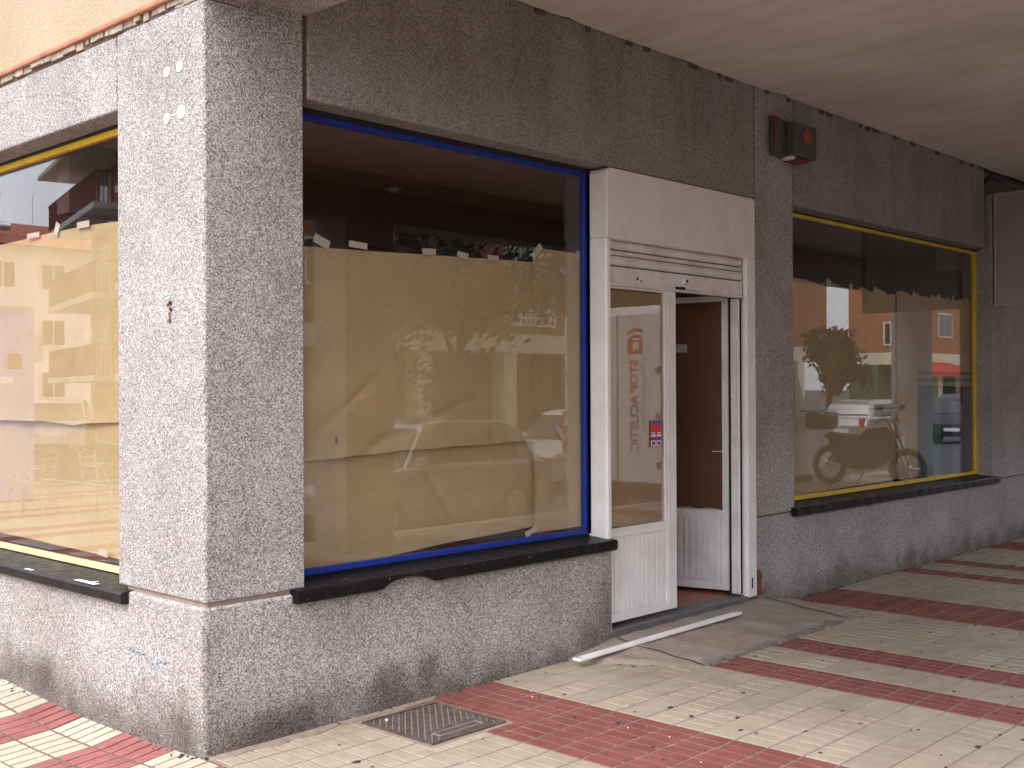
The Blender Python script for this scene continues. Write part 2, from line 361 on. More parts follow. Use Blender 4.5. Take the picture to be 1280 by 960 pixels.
def copy_tree(o, parent=None):
    c = o.copy(); COL.objects.link(c)
    if parent: c.parent = parent
    for ch in list(o.children): copy_tree(ch, c)
    return c
def text_mesh(txt, size, mat4, mat, name, parent, bold=0.0, spacing=1.0):
    cu = bpy.data.curves.new('t', 'FONT'); cu.body = txt; cu.size = size; cu.offset = bold; cu.space_character = spacing; cu.extrude = 0.001; cu.align_x = 'LEFT'
    to = bpy.data.objects.new('t', cu); COL.objects.link(to)
    dg = bpy.context.evaluated_depsgraph_get(); me = bpy.data.meshes.new_from_object(to.evaluated_get(dg))
    bpy.data.objects.remove(to); org = parent_world(parent)
    for v in me.vertices: v.co = (mat4 @ v.co) - org
    me.materials.clear(); me.materials.append(M[mat]); me.name = name
    o = bpy.data.objects.new(name, me); COL.objects.link(o); o.parent = parent; return o

# ------------------------------------------------------------------ ground levels
def gz(x, y):
    """pavement level: flat under the arcade, dipping towards the side street"""
    if x >= 0: return 0.0
    s = min(1, -x / 0.02)
    return 0.1 * max(x, -1.5) - s * 0.05 * math.sin(math.pi * min(max(y, 0), 2.1) / 2.1) * max(0, 1 + x / 1.5)
ROAD = -0.27
g = MB(); g.grid(lambda u, v: (-700 + 1400 * u, -700 + 1400 * v, ROAD), 8, 8); go = g.build('ground', 'asphalt'); go['kind'] = 'structure'

# mortar beds (two pavements)
arc = MB(); arc.grid(lambda u, v: (0.0 + 18 * u, -4.95 + 5.1 * v, -0.0042), 36, 10)
pave = arc.build('pavement', 'tile_mortar'); pave['kind'] = 'structure'
sp = MB(); sp.grid(lambda u, v: (-7.0 + 7.03 * u, -4.95 + 23 * v, gz(-7 + 7.03 * u if u < 1 else -0.0001, -4.95 + 23 * v) - 0.0045), 140, 230)
side = sp.build('pavement', 'side_mortar'); side['kind'] = 'structure'
kb = MB(); kb.box(-7.16, 18, -5.1, -4.95, ROAD, -0.0); kb.box(-7.16, -7.0, -4.95, 18, ROAD, -0.13); ko = kb.build('kerb', 'slab_grey', bevel=0.015); ko['kind'] = 'structure'

# ------------------------------------------------------------------ tiles
HOLES = [(0.765, 1.31, -0.625, -0.055)]
def subtract(r, h):
    x0, x1, y0, y1 = r; a0, a1, b0, b1 = h
    if x1 <= a0 or x0 >= a1 or y1 <= b0 or y0 >= b1: return [r]
    out = []
    if x0 < a0: out.append((x0, a0, y0, y1))
    if x1 > a1: out.append((a1, x1, y0, y1))
    c0, c1 = max(x0, a0), min(x1, a1)
    if y0 < b0: out.append((c0, c1, y0, b0))
    if y1 > b1: out.append((c0, c1, b1, y1))
    return [q for q in out if q[1] - q[0] > 0.006 and q[3] - q[2] > 0.006]
def slab(mb, x0, x1, y0, y1, zt, ch=0.003, zf=None, mi=0):
    """one worn bar with a small chamfer, skirt open below"""
    zb = zt - 0.012; e = min(ch, (x1 - x0) * 0.3, (y1 - y0) * 0.3)
    f = zf or (lambda x, y: 0)
    a = [(x0, y0), (x1, y0), (x1, y1), (x0, y1)]; b = [(x0 + e, y0 + e), (x1 - e, y0 + e), (x1 - e, y1 - e), (x0 + e, y1 - e)]
    vs = [(x, y, f(x, y) + zb) for x, y in a] + [(x, y, f(x, y) + zt - e * 0.7) for x, y in a] + [(x, y, f(x, y) + zt) for x, y in b]
    fs = [(i, (i + 1) % 4, 4 + (i + 1) % 4, 4 + i) for i in range(4)] + [(4 + i, 4 + (i + 1) % 4, 8 + (i + 1) % 4, 8 + i) for i in range(4)] + [(8, 9, 10, 11)]
    mb.add(vs, fs, mi)
def in_poly(x, y, poly):
    c = False; n = len(poly)
    for i in range(n):
        (x0, y0), (x1, y1) = poly[i], poly[(i + 1) % n]
        if (y0 > y) != (y1 > y) and x < (x1 - x0) * (y - y0) / (y1 - y0) + x0: c = not c
    return c
RAMP = [(2.40, 0.0), (2.83, -0.70), (4.62, -0.66), (5.06, 0.0)]
def project(x, y, z):
    r = Vector((x + 2.69217, y + 4.38181, z - 1.6)); c = [sum(AX[i][k] * r[i] for i in range(3)) for k in range(3)]
    if c[2] < 0.1: return None
    return 640 + 1425.44 * c[0] / c[2], 480 + 1425.44 * c[1] / c[2], c[2]
XE = [0.02, 0.38, 0.74, 1.10, 1.44, 1.78, 2.145, 2.505, 2.87, 3.19, 3.56, 3.88, 4.26, 4.65, 5.04, 5.375, 5.71, 6.08, 6.46, 6.83, 7.11, 7.53, 7.80, 8.15, 8.5, 8.82, 9.12, 9.42]
XR = [0, 0, 0, 1, 1, 0, 0, 0, 1, 0, 1, 0, 0, 0, 1, 1, 0, 0, 0, 1, 0, 1, 0, 0, 0, 1, 1]
per = [0.36, 0.36, 0.36, 0.32, 0.37, 0.32, 0.37, 0.38, 0.38, 0.34, 0.34]; pr = [0, 0, 0, 1, 0, 1, 0, 0, 0, 1, 1]
k = 0
while XE[-1] < 17.6: XE.append(XE[-1] + per[k % 11]); XR.append(pr[k % 11]); k += 1
cells = []
for i in range(len(XE) - 1):
    for j in range(28):
        y1 = -0.172 * j - (0.004 if j == 0 else 0); y0 = -0.172 * (j + 1); cx = (XE[i] + XE[i + 1]) / 2; cy = (y0 + y1) / 2
        if in_poly(cx, cy, RAMP) and in_poly(XE[i], cy, RAMP) and in_poly(XE[i + 1], cy, RAMP): continue
        cells.append(('A', XE[i], XE[i + 1], y0, y1, XR[i]))
YE = [-0.87, -0.50, -0.13, 0.24, 0.70, 1.12, 1.49, 1.87, 2.24]; YR = [0, 1, 0, 1, 0, 1, 0, 0]
pk = [1, 0, 1, 0, 0, 0]; k = 0
while YE[-1] < 17: YE.append(YE[-1] + 0.38); YR.append(pk[k % 6]); k += 1
while YE[0] > -4.6: YE.insert(0, YE[0] - 0.38); YR.insert(0, 1 if (int(-YE[0] / 0.38) % 3 == 0) else 0)
for j in range(len(YE) - 1):
    for i in range(40):
        cells.append(('B', -0.172 * (i + 1), -0.172 * i - (0.004 if i == 0 else 0), YE[j], YE[j + 1], YR[j]))
def vis(c):
    p = project((c[1] + c[2]) / 2, (c[3] + c[4]) / 2, gz((c[1] + c[2]) / 2, (c[3] + c[4]) / 2))
    if not p: return None
    if -25 < p[0] < 1305 and p[1] < 985 and not (c[0] == 'B' and c[3] < -0.2): return p[2]
    return None
ranked = sorted([c for c in cells if vis(c)], key=vis)
single = set(id(c) for c in ranked[:297])
rest = MB(); cache = {}
rng = random.Random(3)
def tile_geo(mb, c, ox, oy, wear, mi=0, far=False):
    kind, x0, x1, y0, y1, red = c; zf = (lambda x, y: gz(x, y)) if kind == 'B' else None
    gp = 0.0062 if red else 0.0052
    if far and not red and rng.random() < 0.4: slab(mb, x0 + gp, x1 - gp, y0 + gp, y1 - gp, 0, 0.002, zf, mi); return
    nb = 4
    if kind == 'B': gp = 0.0075
    if kind == 'B' and (y1 - y0) > 0.4: nb = 5
    for b in range(nb):
        if kind == 'A':
            w = (x1 - x0) / nb; r = (x0 + w * b + gp, x0 + w * (b + 1) - (gp if (not wear or b == nb - 1) else -gp + 0.0005), y0 + gp + 0.001, y1 - gp - 0.001)
            if wear and b > 0 : r = (r[0] , r[1], r[2], r[3])
        else:
            w = (y1 - y0) / nb; r = (x0 + gp, x1 - gp, y0 + w * b + gp, y0 + w * (b + 1) - gp)
        parts = [r]
        if kind == 'A':
            for h in HOLES: parts = [q for s_ in parts for q in subtract(s_, h)]
        for q in parts: slab(mb, q[0] - ox, q[1] - ox, q[2] - oy, q[3] - oy, 0, 0.0025, (lambda x, y: gz(x + ox, y + oy)) if zf else None, mi)
def worn(cx, cy):
    d = math.hypot(cx - 2.6, (cy + 1.0) * 0.9)
    return rng.random() < (0.62 if d < 1.6 else 0.35 if cx > 1.9 else 0.05)
for c in cells:
    kind, x0, x1, y0, y1, red = c; cx, cy = (x0 + x1) / 2, (y0 + y1) / 2
    wr = (not red) and kind == 'A' and worn(cx, cy)
    if id(c) in single:
        clean = kind == 'A' and all(subtract((x0, x1, y0, y1), h) == [(x0, x1, y0, y1)] for h in HOLES)
        key = (kind, round(x1 - x0, 3), round(y1 - y0, 3), red, wr) if clean else None
        if key and key in cache: me = cache[key]; o = bpy.data.objects.new('tile', me); COL.objects.link(o)
        else:
            mb = MB()
            if wr:
                slab(mb, x0 + .004 - cx, x1 - .004 - cx, y0 + .004 - cy, y1 - .004 - cy, 0, .002)
                for h in HOLES:
                    if subtract((x0, x1, y0, y1), h) != [(x0, x1, y0, y1)]: mb = MB(); tile_geo(mb, c, cx, cy, False)
            else: tile_geo(mb, c, cx, cy, False)
            if not mb.v: continue
            if kind == 'B': m = 'tile_red_lit' if red else 'tile_cream_lit'
            else: m = 'tile_red' if red else 'tile_cream'
            o = mb.build('tile', m)
            if key: cache[key] = o.data
        o.parent = pave if kind == 'A' else side
        o.location = (cx, cy, rng.uniform(-0.0008, 0.0012))
        o.rotation_euler = (rng.uniform(-.004, .004), rng.uniform(-.003, .003), 0)
    else:
        mi = (1 if red else 0) + (2 if kind == 'B' else 0)
        if kind == 'B' and (cy > 8 or x0 < -4 or cy < -0.6): slab(rest, x0 + .005, x1 - .005, y0 + .005, y1 - .005, 0, .002, gz, mi)
        else: tile_geo(rest, c, 0, 0, False, mi, far=True)
ro = rest.build('paving', ['tile_cream', 'tile_red', 'tile_cream_lit', 'tile_red_lit'], pave, kind='stuff')

# cement fillet along the foot of the wall near the corner, and ramp
cf = MB()
pts = [(0.0, -0.0), (0.03, -0.05), (0.12, -0.07), (0.22, -0.055), (0.32, -0.09), (0.42, -0.06), (0.52, -0.085), (0.66, -0.05), (0.80, -0.055), (1.3, -0.05), (1.35, -0.015), (1.35, 0.01), (0, 0.01)]
cf.prism(pts, 'z', -0.006, 0.0035); cf.build('cement_fillet', 'groove_mortar', pave)
rp = MB()
def ramp_z(x, y):
    t = max(0, min(1, 1 + y / 0.68)); lz = 0.060 + 0.010 * (x - 2.84) / 1.7
    if x < 2.86: t = t * max(0, (x - 2.36) / 0.5) if x > 2.36 else 0
    if x > 4.62: t = t * max(0, (5.08 - x) / 0.46)
    return 0.004 + lz * t
def ramp_fn(u, v):
    fx = 2.80 + 1.84 * u; bx = 2.38 + 2.68 * u; x = fx + (bx - fx) * v; y = -0.70 + 0.03 * u + (0.70 - 0.03 * u) * v
    wob = 0.02 * math.sin(u * 37) * (1 - v) + 0.012 * math.sin(u * 91 + 1)*(1 - v)
    z = ramp_z(x, y) + 0.0035 * math.sin(x * 9 + y * 7) * math.sin(y * 13) + 0.003 * math.sin(23 * x + 4 * y)
    if v == 0 or u in (0, 1): z = -0.004
    elif v < 0.07: z = max(z, 0.006)
    return (x, y + wob, z)
rp.grid(ramp_fn, 60, 24); ramp = rp.build('entrance_ramp', 'ramp_concrete', smooth=True)
ramp['kind'] = 'structure'
re_ = MB()
for k in range(40):
    a = k / 40
    x = 2.86 + 1.80 * a; w = 0.055 + 0.03 * math.sin(k * 1.7) + 0.02 * math.sin(k * 0.6 + 1)
    y = -0.69 + 0.03 * a
    re_.box(x, x + 0.0462, y - 0.016 * abs(math.sin(k * 1.1)), y + w * 0.8, -0.004, 0.013 + 0.002 * math.sin(k))
re_.build('cement_edge', 'ramp_edge_cement', ramp, kind='stuff')
ck = MB()
def strip(mb, pts, w, h=0.0012, off=0.004):
    for (x0, y0), (x1, y1) in zip(pts, pts[1:]):
        dx, dy = x1 - x0, y1 - y0; l = math.hypot(dx, dy) or 1; nx, ny = -dy / l * w / 2, dx / l * w / 2
        vs = [(x0 + nx, y0 + ny), (x1 + nx, y1 + ny), (x1 - nx, y1 - ny), (x0 - nx, y0 - ny)]
        mb.add([(x, y, ramp_z(x, y) + off + (h if 1 else 0)) for x, y in vs], [(0, 1, 2, 3)])
strip(ck, [(2.86, -0.02), (2.845, -0.12), (2.83, -0.22), (2.85, -0.35), (2.835, -0.46), (2.85, -0.58), (2.83, -0.68)], 0.012)
strip(ck, [(4.60, -0.02), (4.62, -0.2), (4.6, -0.35), (4.63, -0.5), (4.61, -0.62)], 0.018)
ck.build('crack', 'grit_dark', ramp)

# ------------------------------------------------------------------ the corner building
B = thing('corner_building', 'grey pebble-dashed corner building with shop windows and an arcade', 'building', (0, 0, 0))
def jag(n, a, seed):
    r = random.Random(seed); return [r.uniform(0, a) for _ in range(n)]
# corner pillar: outlines with slightly eroded edges
pm = MB(); pm.prism([(0.010, 0), (0.0, 0.010), (0.0, 0.765), (0.16, 0.765), (0.2, 0.765), (0.53, 0.22), (0.53, 0.0)], 'z', 0.672, 3.315)
pm.box(0.0, 0.53, 0.0, 0.24, 3.315, 3.78)
pm.build('pillar', 'aggregate', B, bevel=0.006, label='corner pillar lit from the side street')
gm = MB(); gm.prism([(0.012, 0.022), (0.012, 0.70), (0.4, 0.70), (0.50, 0.10), (0.50, 0.012), (0.022, 0.012)], 'z', 0.60, 0.70); gm.build('groove_joint', 'groove_mortar', B)
# plinth: corner piece along both walls
pl = MB()
def plinth_prof(pts, z0, z1): pl.prism(pts, 'z', z0, z1)
pl.prism([(-0.012, 0.012), (0.004, -0.006), (2.84, -0.004), (2.84, 0.30), (0.30, 0.30), (0.30, 6.0), (-0.014, 6.0)], 'z', -0.35, 0.650)
pl.build('base_wall', 'aggregate_plinth', B, bevel=0.012, label='low pebble-dashed wall wrapping the corner')
dj = MB(); dj.box(-0.020, 0.012, 0.77, 0.79, 0.585, 0.6); 
p2 = MB(); p2.box(4.535, 13.0, 0.0, 0.30, -0.05, 0.658); p2.build('base_wall', 'aggregate_shade', B, bevel=0.008)
# pillar between door and far window
q = MB(); q.box(4.535, 5.07, 0.002, 0.30, 0.668, 3.80); q.build('pillar', 'aggregate_shade', B, bevel=0.004, label='narrow pillar between the doorway and the far window')
q = MB(); q.box(4.54, 5.08, 0.012, 0.2, 0.64, 0.69); q.box(9.05, 13.0, 0.012, 0.2, 0.64, 0.69); q.each('groove_joint', 'joint_brown', B)
q = MB(); q.box(9.03, 13.0, 0.002, 0.30, 0.668, 3.55); q.build('pillar', 'aggregate_shade', B, bevel=0.006, label='far wall panel beyond the second shop window')
q = MB(); q.box(8.86, 13.0, 0.20, 0.5, 2.8, 3.9); q.build('back_wall', 'aggregate_dark', B)
# lintels
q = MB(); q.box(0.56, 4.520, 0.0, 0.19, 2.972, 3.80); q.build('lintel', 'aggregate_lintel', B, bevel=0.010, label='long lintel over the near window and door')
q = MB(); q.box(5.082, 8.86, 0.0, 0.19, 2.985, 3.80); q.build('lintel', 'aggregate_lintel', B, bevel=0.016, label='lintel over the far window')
q = MB(); q.box(0.528, 0.562, 0.014, 0.19, 2.96, 3.80); q.box(4.518, 4.537, 0.014, 0.19, 2.95, 3.80); q.box(5.068, 5.084, 0.014, 0.19, 2.95, 3.80); q.each('vertical_joint', 'joint_brown', B)
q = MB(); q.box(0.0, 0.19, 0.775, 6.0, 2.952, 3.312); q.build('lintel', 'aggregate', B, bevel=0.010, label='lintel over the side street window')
q = MB(); q.box(0.012, 0.19, 0.762, 0.777, 2.95, 3.312); q.each('vertical_joint', 'groove_mortar', B)
# trim with broken mortar under it, and stucco above
q = MB(); q.box(-0.030, -0.0125, -4.6, 0.0, 3.356, 3.385); q.box(-0.026, 0.2, 0.0, 6.0, 3.356, 3.385); q.each('trim', 'terracotta_trim', B, bevel=0.008)
q = MB(); r = random.Random(5); y = -0.05
while y < 3.4:
    l = r.uniform(0.03, 0.14); q.box(-0.010 + r.uniform(-0.006, 0.008), 0.2, y, y + l, 3.328 + r.uniform(-0.012, 0.006), 3.355); y += l + (r.uniform(0, 0.03) if r.random() < .4 else 0)
q.each('mortar_bed', 'broken_mortar', B)
q = MB(); q.box(0.002, 0.19, 0.001, 5.99, 3.305, 3.3555); q.build('shadow_joint', 'joint_brown', B)
q = MB(); q.box(-0.012, 0.45, -4.6, 6.0, 3.385, 9.5); q.box(0.45, 19, -4.62, -4.2, 3.385, 9.5); q.box(0.45, 19, -4.2, 6.0, 9.2, 9.5); q.each('upper_wall', 'stucco', B)
# beams and columns of the arcade
q = MB(); q.box(0.0, 0.55, -4.58, -0.004, 3.362, 3.384); q.box(0.0, 19, -4.58, -4.2, 3.30, 3.384); q.each('edge_beam', 'aggregate', B)
for cx in (0.0, 4.25, 10.75, 17.25):
    q = MB(); q.box(cx, cx + 0.62, -4.56, -4.05, -0.01, 3.30); q.build('column', 'aggregate', B, bevel=0.012)
# arcade ceiling with a ragged edge where it meets the wall
cl = MB(); n = 150; xs = [0.45 + 18.5 * i / n for i in range(n + 1)]; jr = random.Random(11)
edge = [-0.008 - max(0, jr.gauss(0.006, 0.008)) for _ in xs]
vs = [(x, e, 3.782 + jr.uniform(-.003, .003)) for x, e in zip(xs, edge)] + [(x, -4.25, 3.782) for x in xs] + [(x, e, 3.86) for x, e in zip(xs, edge)]
m_ = n + 1
cl.add(vs, [(i, i + 1, m_ + i + 1, m_ + i) for i in range(n)] + [(i, i + 1, 2 * m_ + i + 1, 2 * m_ + i) for i in range(n)])
cl.build('arcade_ceiling', 'ceiling_plaster', B)
q = MB(); q.box(0.45, 19, -4.2, 0.6, 3.87, 3.95); q.build('ceiling_slab', 'dark_gap', B)
q = MB(); r = random.Random(9); x = 0.6
while x < 8.8:
    l = r.uniform(0.02, 0.12); q.box(x, x + l, -0.012 - r.uniform(0, .008), 0.004, 3.765 - r.uniform(0, .018), 3.79); x += l + r.uniform(0.02, 0.5)
q.each('plaster_crumb', 'joint_brown', B)

# sills
def sill(name, outline_axis, rect, lab, chips):
    pass
s1 = MB()
def sill_r(mb, x0, x1, zf, zb, proj, th, bite=None):
    n = 60
    for i in range(n):
        a, b = x0 + (x1 - x0) * i / n, x0 + (x1 - x0) * (i + 1) / n
        def low(x):
            if bite and bite[0] < x < bite[1]:
                t = (x - bite[0]) / (bite[1] - bite[0]); return th * (1 - 0.72 * math.sin(math.pi * t) ** 0.6)
            return th
        def front(x): return -proj + (0.004 * math.sin(x * 31) + 0.003 * math.sin(x * 67))*0.5
        sec = lambda x: [(x, front(x) + 0.008, zf), (x, front(x), zf - 0.01), (x, front(x) + 0.002, zf - low(x) + 0.008), (x, front(x) + 0.010, zf - low(x)), (x, 0.16, zf - th), (x, 0.16, zb)]
        A, Bq = sec(a), sec(b); vs = A + Bq
        fs = [(k, (k + 1) % 6, 6 + (k + 1) % 6, 6 + k) for k in range(6)]
        if i == 0: fs.append((0, 1, 2, 3, 4, 5))
        if i == n - 1: fs.append((11, 10, 9, 8, 7, 6))
        mb.add(vs, fs)
sill_r(s1, 0.455, 2.835, 0.672, 0.69, 0.055, 0.062, (0.97, 1.32))
s1.build('sill', 'black_stone', B, smooth=False, label='black stone sill with a bite broken out of its edge')
s2 = MB(); sill_r(s2, 5.02, 9.12, 0.692, 0.705, 0.05, 0.062); s2.build('sill', 'black_stone', B, label='black stone sill under the far window')
s3 = MB(); sill_r(s3, 0.0, 1.0, 0.648, 0.668, 0.055, 0.056)
s3.v = [(v[1], 0.645 + v[0] * 5.0, v[2]) for v in s3.v]
s3.build('sill', 'black_stone', B, label='black stone sill on the side street')
# drips of paint on side sill
q = MB(); q.box(-0.045, -0.012, 0.93, 1.14, 0.6535, 0.6545); q.box(-0.03, 0.02, 1.0, 1.012, 0.654, 0.6555); q.box(-0.05, -0.03, 1.62, 1.70, 0.651, 0.6525); q.each('paint_smear', 'glue_white', B)
# black upstand under the frames
q = MB(); q.box(0.53, 2.80, 0.145, 0.21, 0.66, 0.70); q.build('upstand', 'black_stone', B)
q = MB(); q.box(5.07, 9.03, 0.145, 0.21, 0.68, 0.715); q.build('upstand', 'black_stone', B)
q = MB(); q.box(0.145, 0.21, 0.765, 6, 0.63, 0.672); q.build('upstand', 'black_stone', B)

# ---- windows
def window_r(x0, x1, z0, z1, mat, label, wt=0.03, wr=0.06, wb=0.035, hidden=0.05):
    w = MB(); y0, y1 = 0.150, 0.186
    w.box(x0, x1, y0, y1, z1 - wt, z1); w.box(x0, x1, y0, y1, z0, z0 + wb)
    w.box(x0, x0 + hidden, y0, y1, z0 + wb, z1 - wt); w.box(x1 - wr, x1, y0, y1, z0 + wb, z1 - wt)
    fo = w.build('window_frame', mat, B, bevel=0.003, label=label)
    p = MB(); p.box(x0 + 0.004, x1 - 0.004, 0.163, 0.171, z0 + 0.004, z1 - 0.004); p.build('pane', 'window_glass', fo)
    return fo
window_r(0.50, 2.80, 0.698, 2.948, 'blue_paint', 'blue painted window frame', 0.030, 0.034, 0.030, 0.1)
window_r(5.06, 9.03, 0.713, 2.975, 'yellow_paint', 'bright yellow painted window frame', 0.028, 0.058, 0.033, 0.1)
w = MB(); w.box(0.15, 0.186, 0.74, 5.5, 2.905, 2.938); w.box(0.15, 0.186, 0.74, 5.5, 0.67, 0.700, 1); w.box(0.15, 0.186, 0.74, 0.80, 0.7, 2.905); w.box(0.15, 0.186, 5.4, 5.5, 0.7, 2.905)
fo = w.build('window_frame', ['yellow_paint', 'cream_yellow_paint'], B, bevel=0.003, label='yellow painted window frame on the side street')
p = MB(); p.box(0.163, 0.171, 0.745, 5.5, 0.674, 2.934); p.build('pane', 'window_glass', fo)
q = MB(); q.box(0.14, 0.19, 0.765, 5.6, 2.938, 2.953); q.box(0.53, 2.8, 0.14, 0.19, 2.948, 2.973); q.box(5.07, 9.03, 0.14, 0.19, 2.975, 2.986); q.each('sealant_gap', 'dark_gap', B)
q = MB(); q.box(2.80, 2.812, 0.128, 0.162, 0.70, 2.95); q.build('sealant_strip', 'dark_gap', B)

# ---- interior shell
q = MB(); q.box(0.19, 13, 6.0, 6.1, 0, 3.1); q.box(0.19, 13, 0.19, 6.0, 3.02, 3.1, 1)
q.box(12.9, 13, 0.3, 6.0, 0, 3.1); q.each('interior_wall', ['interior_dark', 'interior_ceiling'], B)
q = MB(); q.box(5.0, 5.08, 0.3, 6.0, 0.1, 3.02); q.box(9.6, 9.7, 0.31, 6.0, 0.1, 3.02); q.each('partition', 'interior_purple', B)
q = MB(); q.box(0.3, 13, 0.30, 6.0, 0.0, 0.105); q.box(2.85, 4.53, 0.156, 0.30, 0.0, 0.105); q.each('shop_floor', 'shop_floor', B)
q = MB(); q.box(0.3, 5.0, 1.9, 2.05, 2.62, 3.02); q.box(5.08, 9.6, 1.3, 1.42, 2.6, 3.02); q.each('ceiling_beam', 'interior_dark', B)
q = MB(); q.box(1.1, 1.55, 2.6, 3.0, 0.1, 3.02); q.build('interior_column', 'white_facade', B)
for (dx, dy) in ((2.09, 0.42), (2.55, 1.70), (0.9, 1.1)):
    q = MB(); q.cyl((dx, dy, 3.005), 'z', 0.07, 0.016, 20, 0.06); o = q.build('downlight', 'aluminium', B)
    q = MB(); q.cyl((dx, dy, 2.985), 'z', 0.035, 0.022, 14, 0.045); q.build('bulb', 'lamp_clear', o)

# ------------------------------------------------------------------ kraft paper in the windows
def sheet(name, plane, c, ufn0, ufn1, top, bot, nu=40, nv=30, mat='kraft_paper', amp=0.005, seed=0, parent=None, curl=0.0):
    """plane 'y' or 'x'; c = offset; u range; top(u), bot(u)"""
    r = random.Random(seed); ph = [r.uniform(0, 6.28) for _ in range(8)]
    folds = ([(0.52, 1.30, -0.55, 0.6), (0.60, 1.28, -0.95, 0.8), (1.1, 1.30, -1.25, 0.9), (1.9, 1.32, 1.2, 0.6)] if seed == 1 else []) + [(r.uniform(ufn0, ufn1), r.uniform(0.7, 1.9), r.uniform(-1.2, 1.2), r.uniform(.3, .9)) for _ in range(5)]
    mb = MB()
    def f(u, v):
        a = ufn0 + (ufn1 - ufn0) * u; z = bot(a) + (top(a) - bot(a)) * v
        d = c + amp * (math.sin(a * 4.1 + ph[0] + z) + 0.6 * math.sin(a * 9.3 + z * 2.1 + ph[1]) + 0.5 * math.sin(z * 7 + a * 2 + ph[2]) + 0.25 * math.sin(z * 19 + a * 5 + ph[3]))
        for fa, fz, fw, fl in folds:
            dd = (a - fa) * math.cos(fw) + (z - fz) * math.sin(fw); al = -(a - fa) * math.sin(fw) + (z - fz) * math.cos(fw)
            if 0 < al < fl: d += 0.011 * math.exp(-(dd / 0.026) ** 2) * math.sin(math.pi * al / fl)
        d -= curl * max(0, 1 - v * 9) ** 2
        return (a, d, z) if plane == 'y' else (d, a, z)
    mb.grid(f, nu, nv)
    return mb.build(name, mat, parent, smooth=True)
def lin(pts):
    def f(a):
        if a <= pts[0][0]: return pts[0][1]
        for (x0, z0), (x1, z1) in zip(pts, pts[1:]):
            if a <= x1: return z0 + (z1 - z0) * (a - x0) / (x1 - x0)
        return pts[-1][1]
    return f
def tapes(parent, spots, plane='y', c=0.176):
    for (a, z, w, h, rot) in spots:
        mb = MB(); m4 = (Matrix.Translation((a, c, z)) @ Matrix.Rotation(rot, 4, 'Y')) if plane == 'y' else (Matrix.Translation((c, a, z)) @ Matrix.Rotation(rot, 4, 'X') @ Matrix.Rotation(math.pi / 2, 4, 'Z'))
        mb.boxm(m4, w, 0.0008, h); mb.build('tape', 'tape', parent)
def psheet(label, loc, *a, **k):
    root_l = Vector(loc); o = sheet('paper_sheet', *a, **k)
    return tag(o, label, 'paper', 'kraft paper masking the shop windows')
P1 = psheet('upper kraft paper sheet taped inside the blue-framed window', (0, 0, 0), 'y', 0.192, 0.50, 2.345, lin([(0.5, 2.30), (0.68, 2.304), (1.3, 2.324), (1.9, 2.343), (2.345, 2.357)]), lin([(0.5, 1.235), (0.68, 1.252), (0.85, 1.256), (0.97, 1.265), (1.12, 1.266), (1.29, 1.278), (1.5, 1.277), (1.7, 1.286), (1.9, 1.284), (2.1, 1.293), (2.345, 1.291)]), nu=110, nv=70, seed=1, curl=0.010, amp=0.0045)
tapes(P1, [(0.77, 2.335, 0.10, 0.045, 0.35), (1.0, 2.338, 0.12, 0.032, 0.05), (1.49, 2.345, 0.10, 0.035, -0.05), (1.745, 2.346, 0.085, 0.035, 0.1), (1.985, 2.352, 0.09, 0.03, 0.0)])
P2 = psheet('narrow kraft paper strip beside the white doorway, reaching highest in its window', (0, 0, 0), 'y', 0.187, 2.335, 2.80, lin([(2.33, 2.445), (2.8, 2.44)]), lin([(2.33, 0.742), (2.80, 0.745)]), nu=12, nv=40, seed=2, amp=0.0022)
tapes(P2, [(2.36, 2.42, 0.11, 0.04, -0.8), (2.60, 2.318, 0.06, 0.03, 0.5), (2.57, 1.33, 0.12, 0.035, 0.85), (2.74, 2.43, 0.03, 0.05, 0.1), (2.30, 0.757, 0.11, 0.035, -0.35), (2.735, 1.37, 0.12, 0.006, 0.02)])
P3 = psheet('lower kraft paper sheet behind the blue frame, its bottom edge slanting up', (0, 0, 0), 'y', 0.211, 0.50, 2.40, lin([(0.5, 1.30), (2.4, 1.33)]), lin([(0.5, 0.70), (1.05, 0.71), (1.30, 0.728), (1.63, 0.75), (2.29, 0.775), (2.4, 0.777)]), nu=100, nv=40, seed=3, amp=0.0035)
q = MB(); q.box(0.85, 0.862, 0.1765, 0.1775, 1.33, 1.365); tag(q.build('sticker', 'teal_board'), 'tiny green sticker on the glass of the blue-framed window', 'sticker')
P4 = psheet('upper kraft paper sheet taped inside the side street window', (0, 0, 0), 'x', 0.192, 0.74, 4.2, lin([(0.74, 2.46), (1.13, 2.474), (1.5, 2.487), (2.1, 2.487), (4.2, 2.47)]), lin([(0.74, 1.438), (1.14, 1.437), (1.5, 1.425), (1.6, 1.414), (1.72, 1.42), (1.94, 1.43), (2.6, 1.427), (4.2, 1.43)]), nu=120, nv=60, seed=4, curl=0.010, amp=0.004)
tapes(P4, [(1.48, 2.492, 0.14, 0.035, 0.02), (1.79, 2.50, 0.05, 0.07, 0.5), (2.09, 2.492, 0.16, 0.03, 0.02)], 'x')
P5 = psheet('lower kraft paper sheet inside the side street window', (0, 0, 0), 'x', 0.211, 0.74, 4.2, lin([(0.74, 1.50), (4.2, 1.50)]), lin([(0.74, 0.722), (1.14, 0.727), (1.7, 0.735), (2.6, 0.742), (4.2, 0.75)]), nu=60, nv=20, seed=5, amp=0.004)
tapes(P5, [(1.27, 0.752, 0.10, 0.035, 0.05)], 'x')
jr = random.Random(21); tp = [(5.0, 2.46), (5.92, 2.465)]; x = 5.93
tp += [(5.931, 2.42)]
while x < 7.26: x += jr.uniform(0.03, 0.1); tp.append((x, 2.455 + jr.uniform(-0.022, 0.028)))
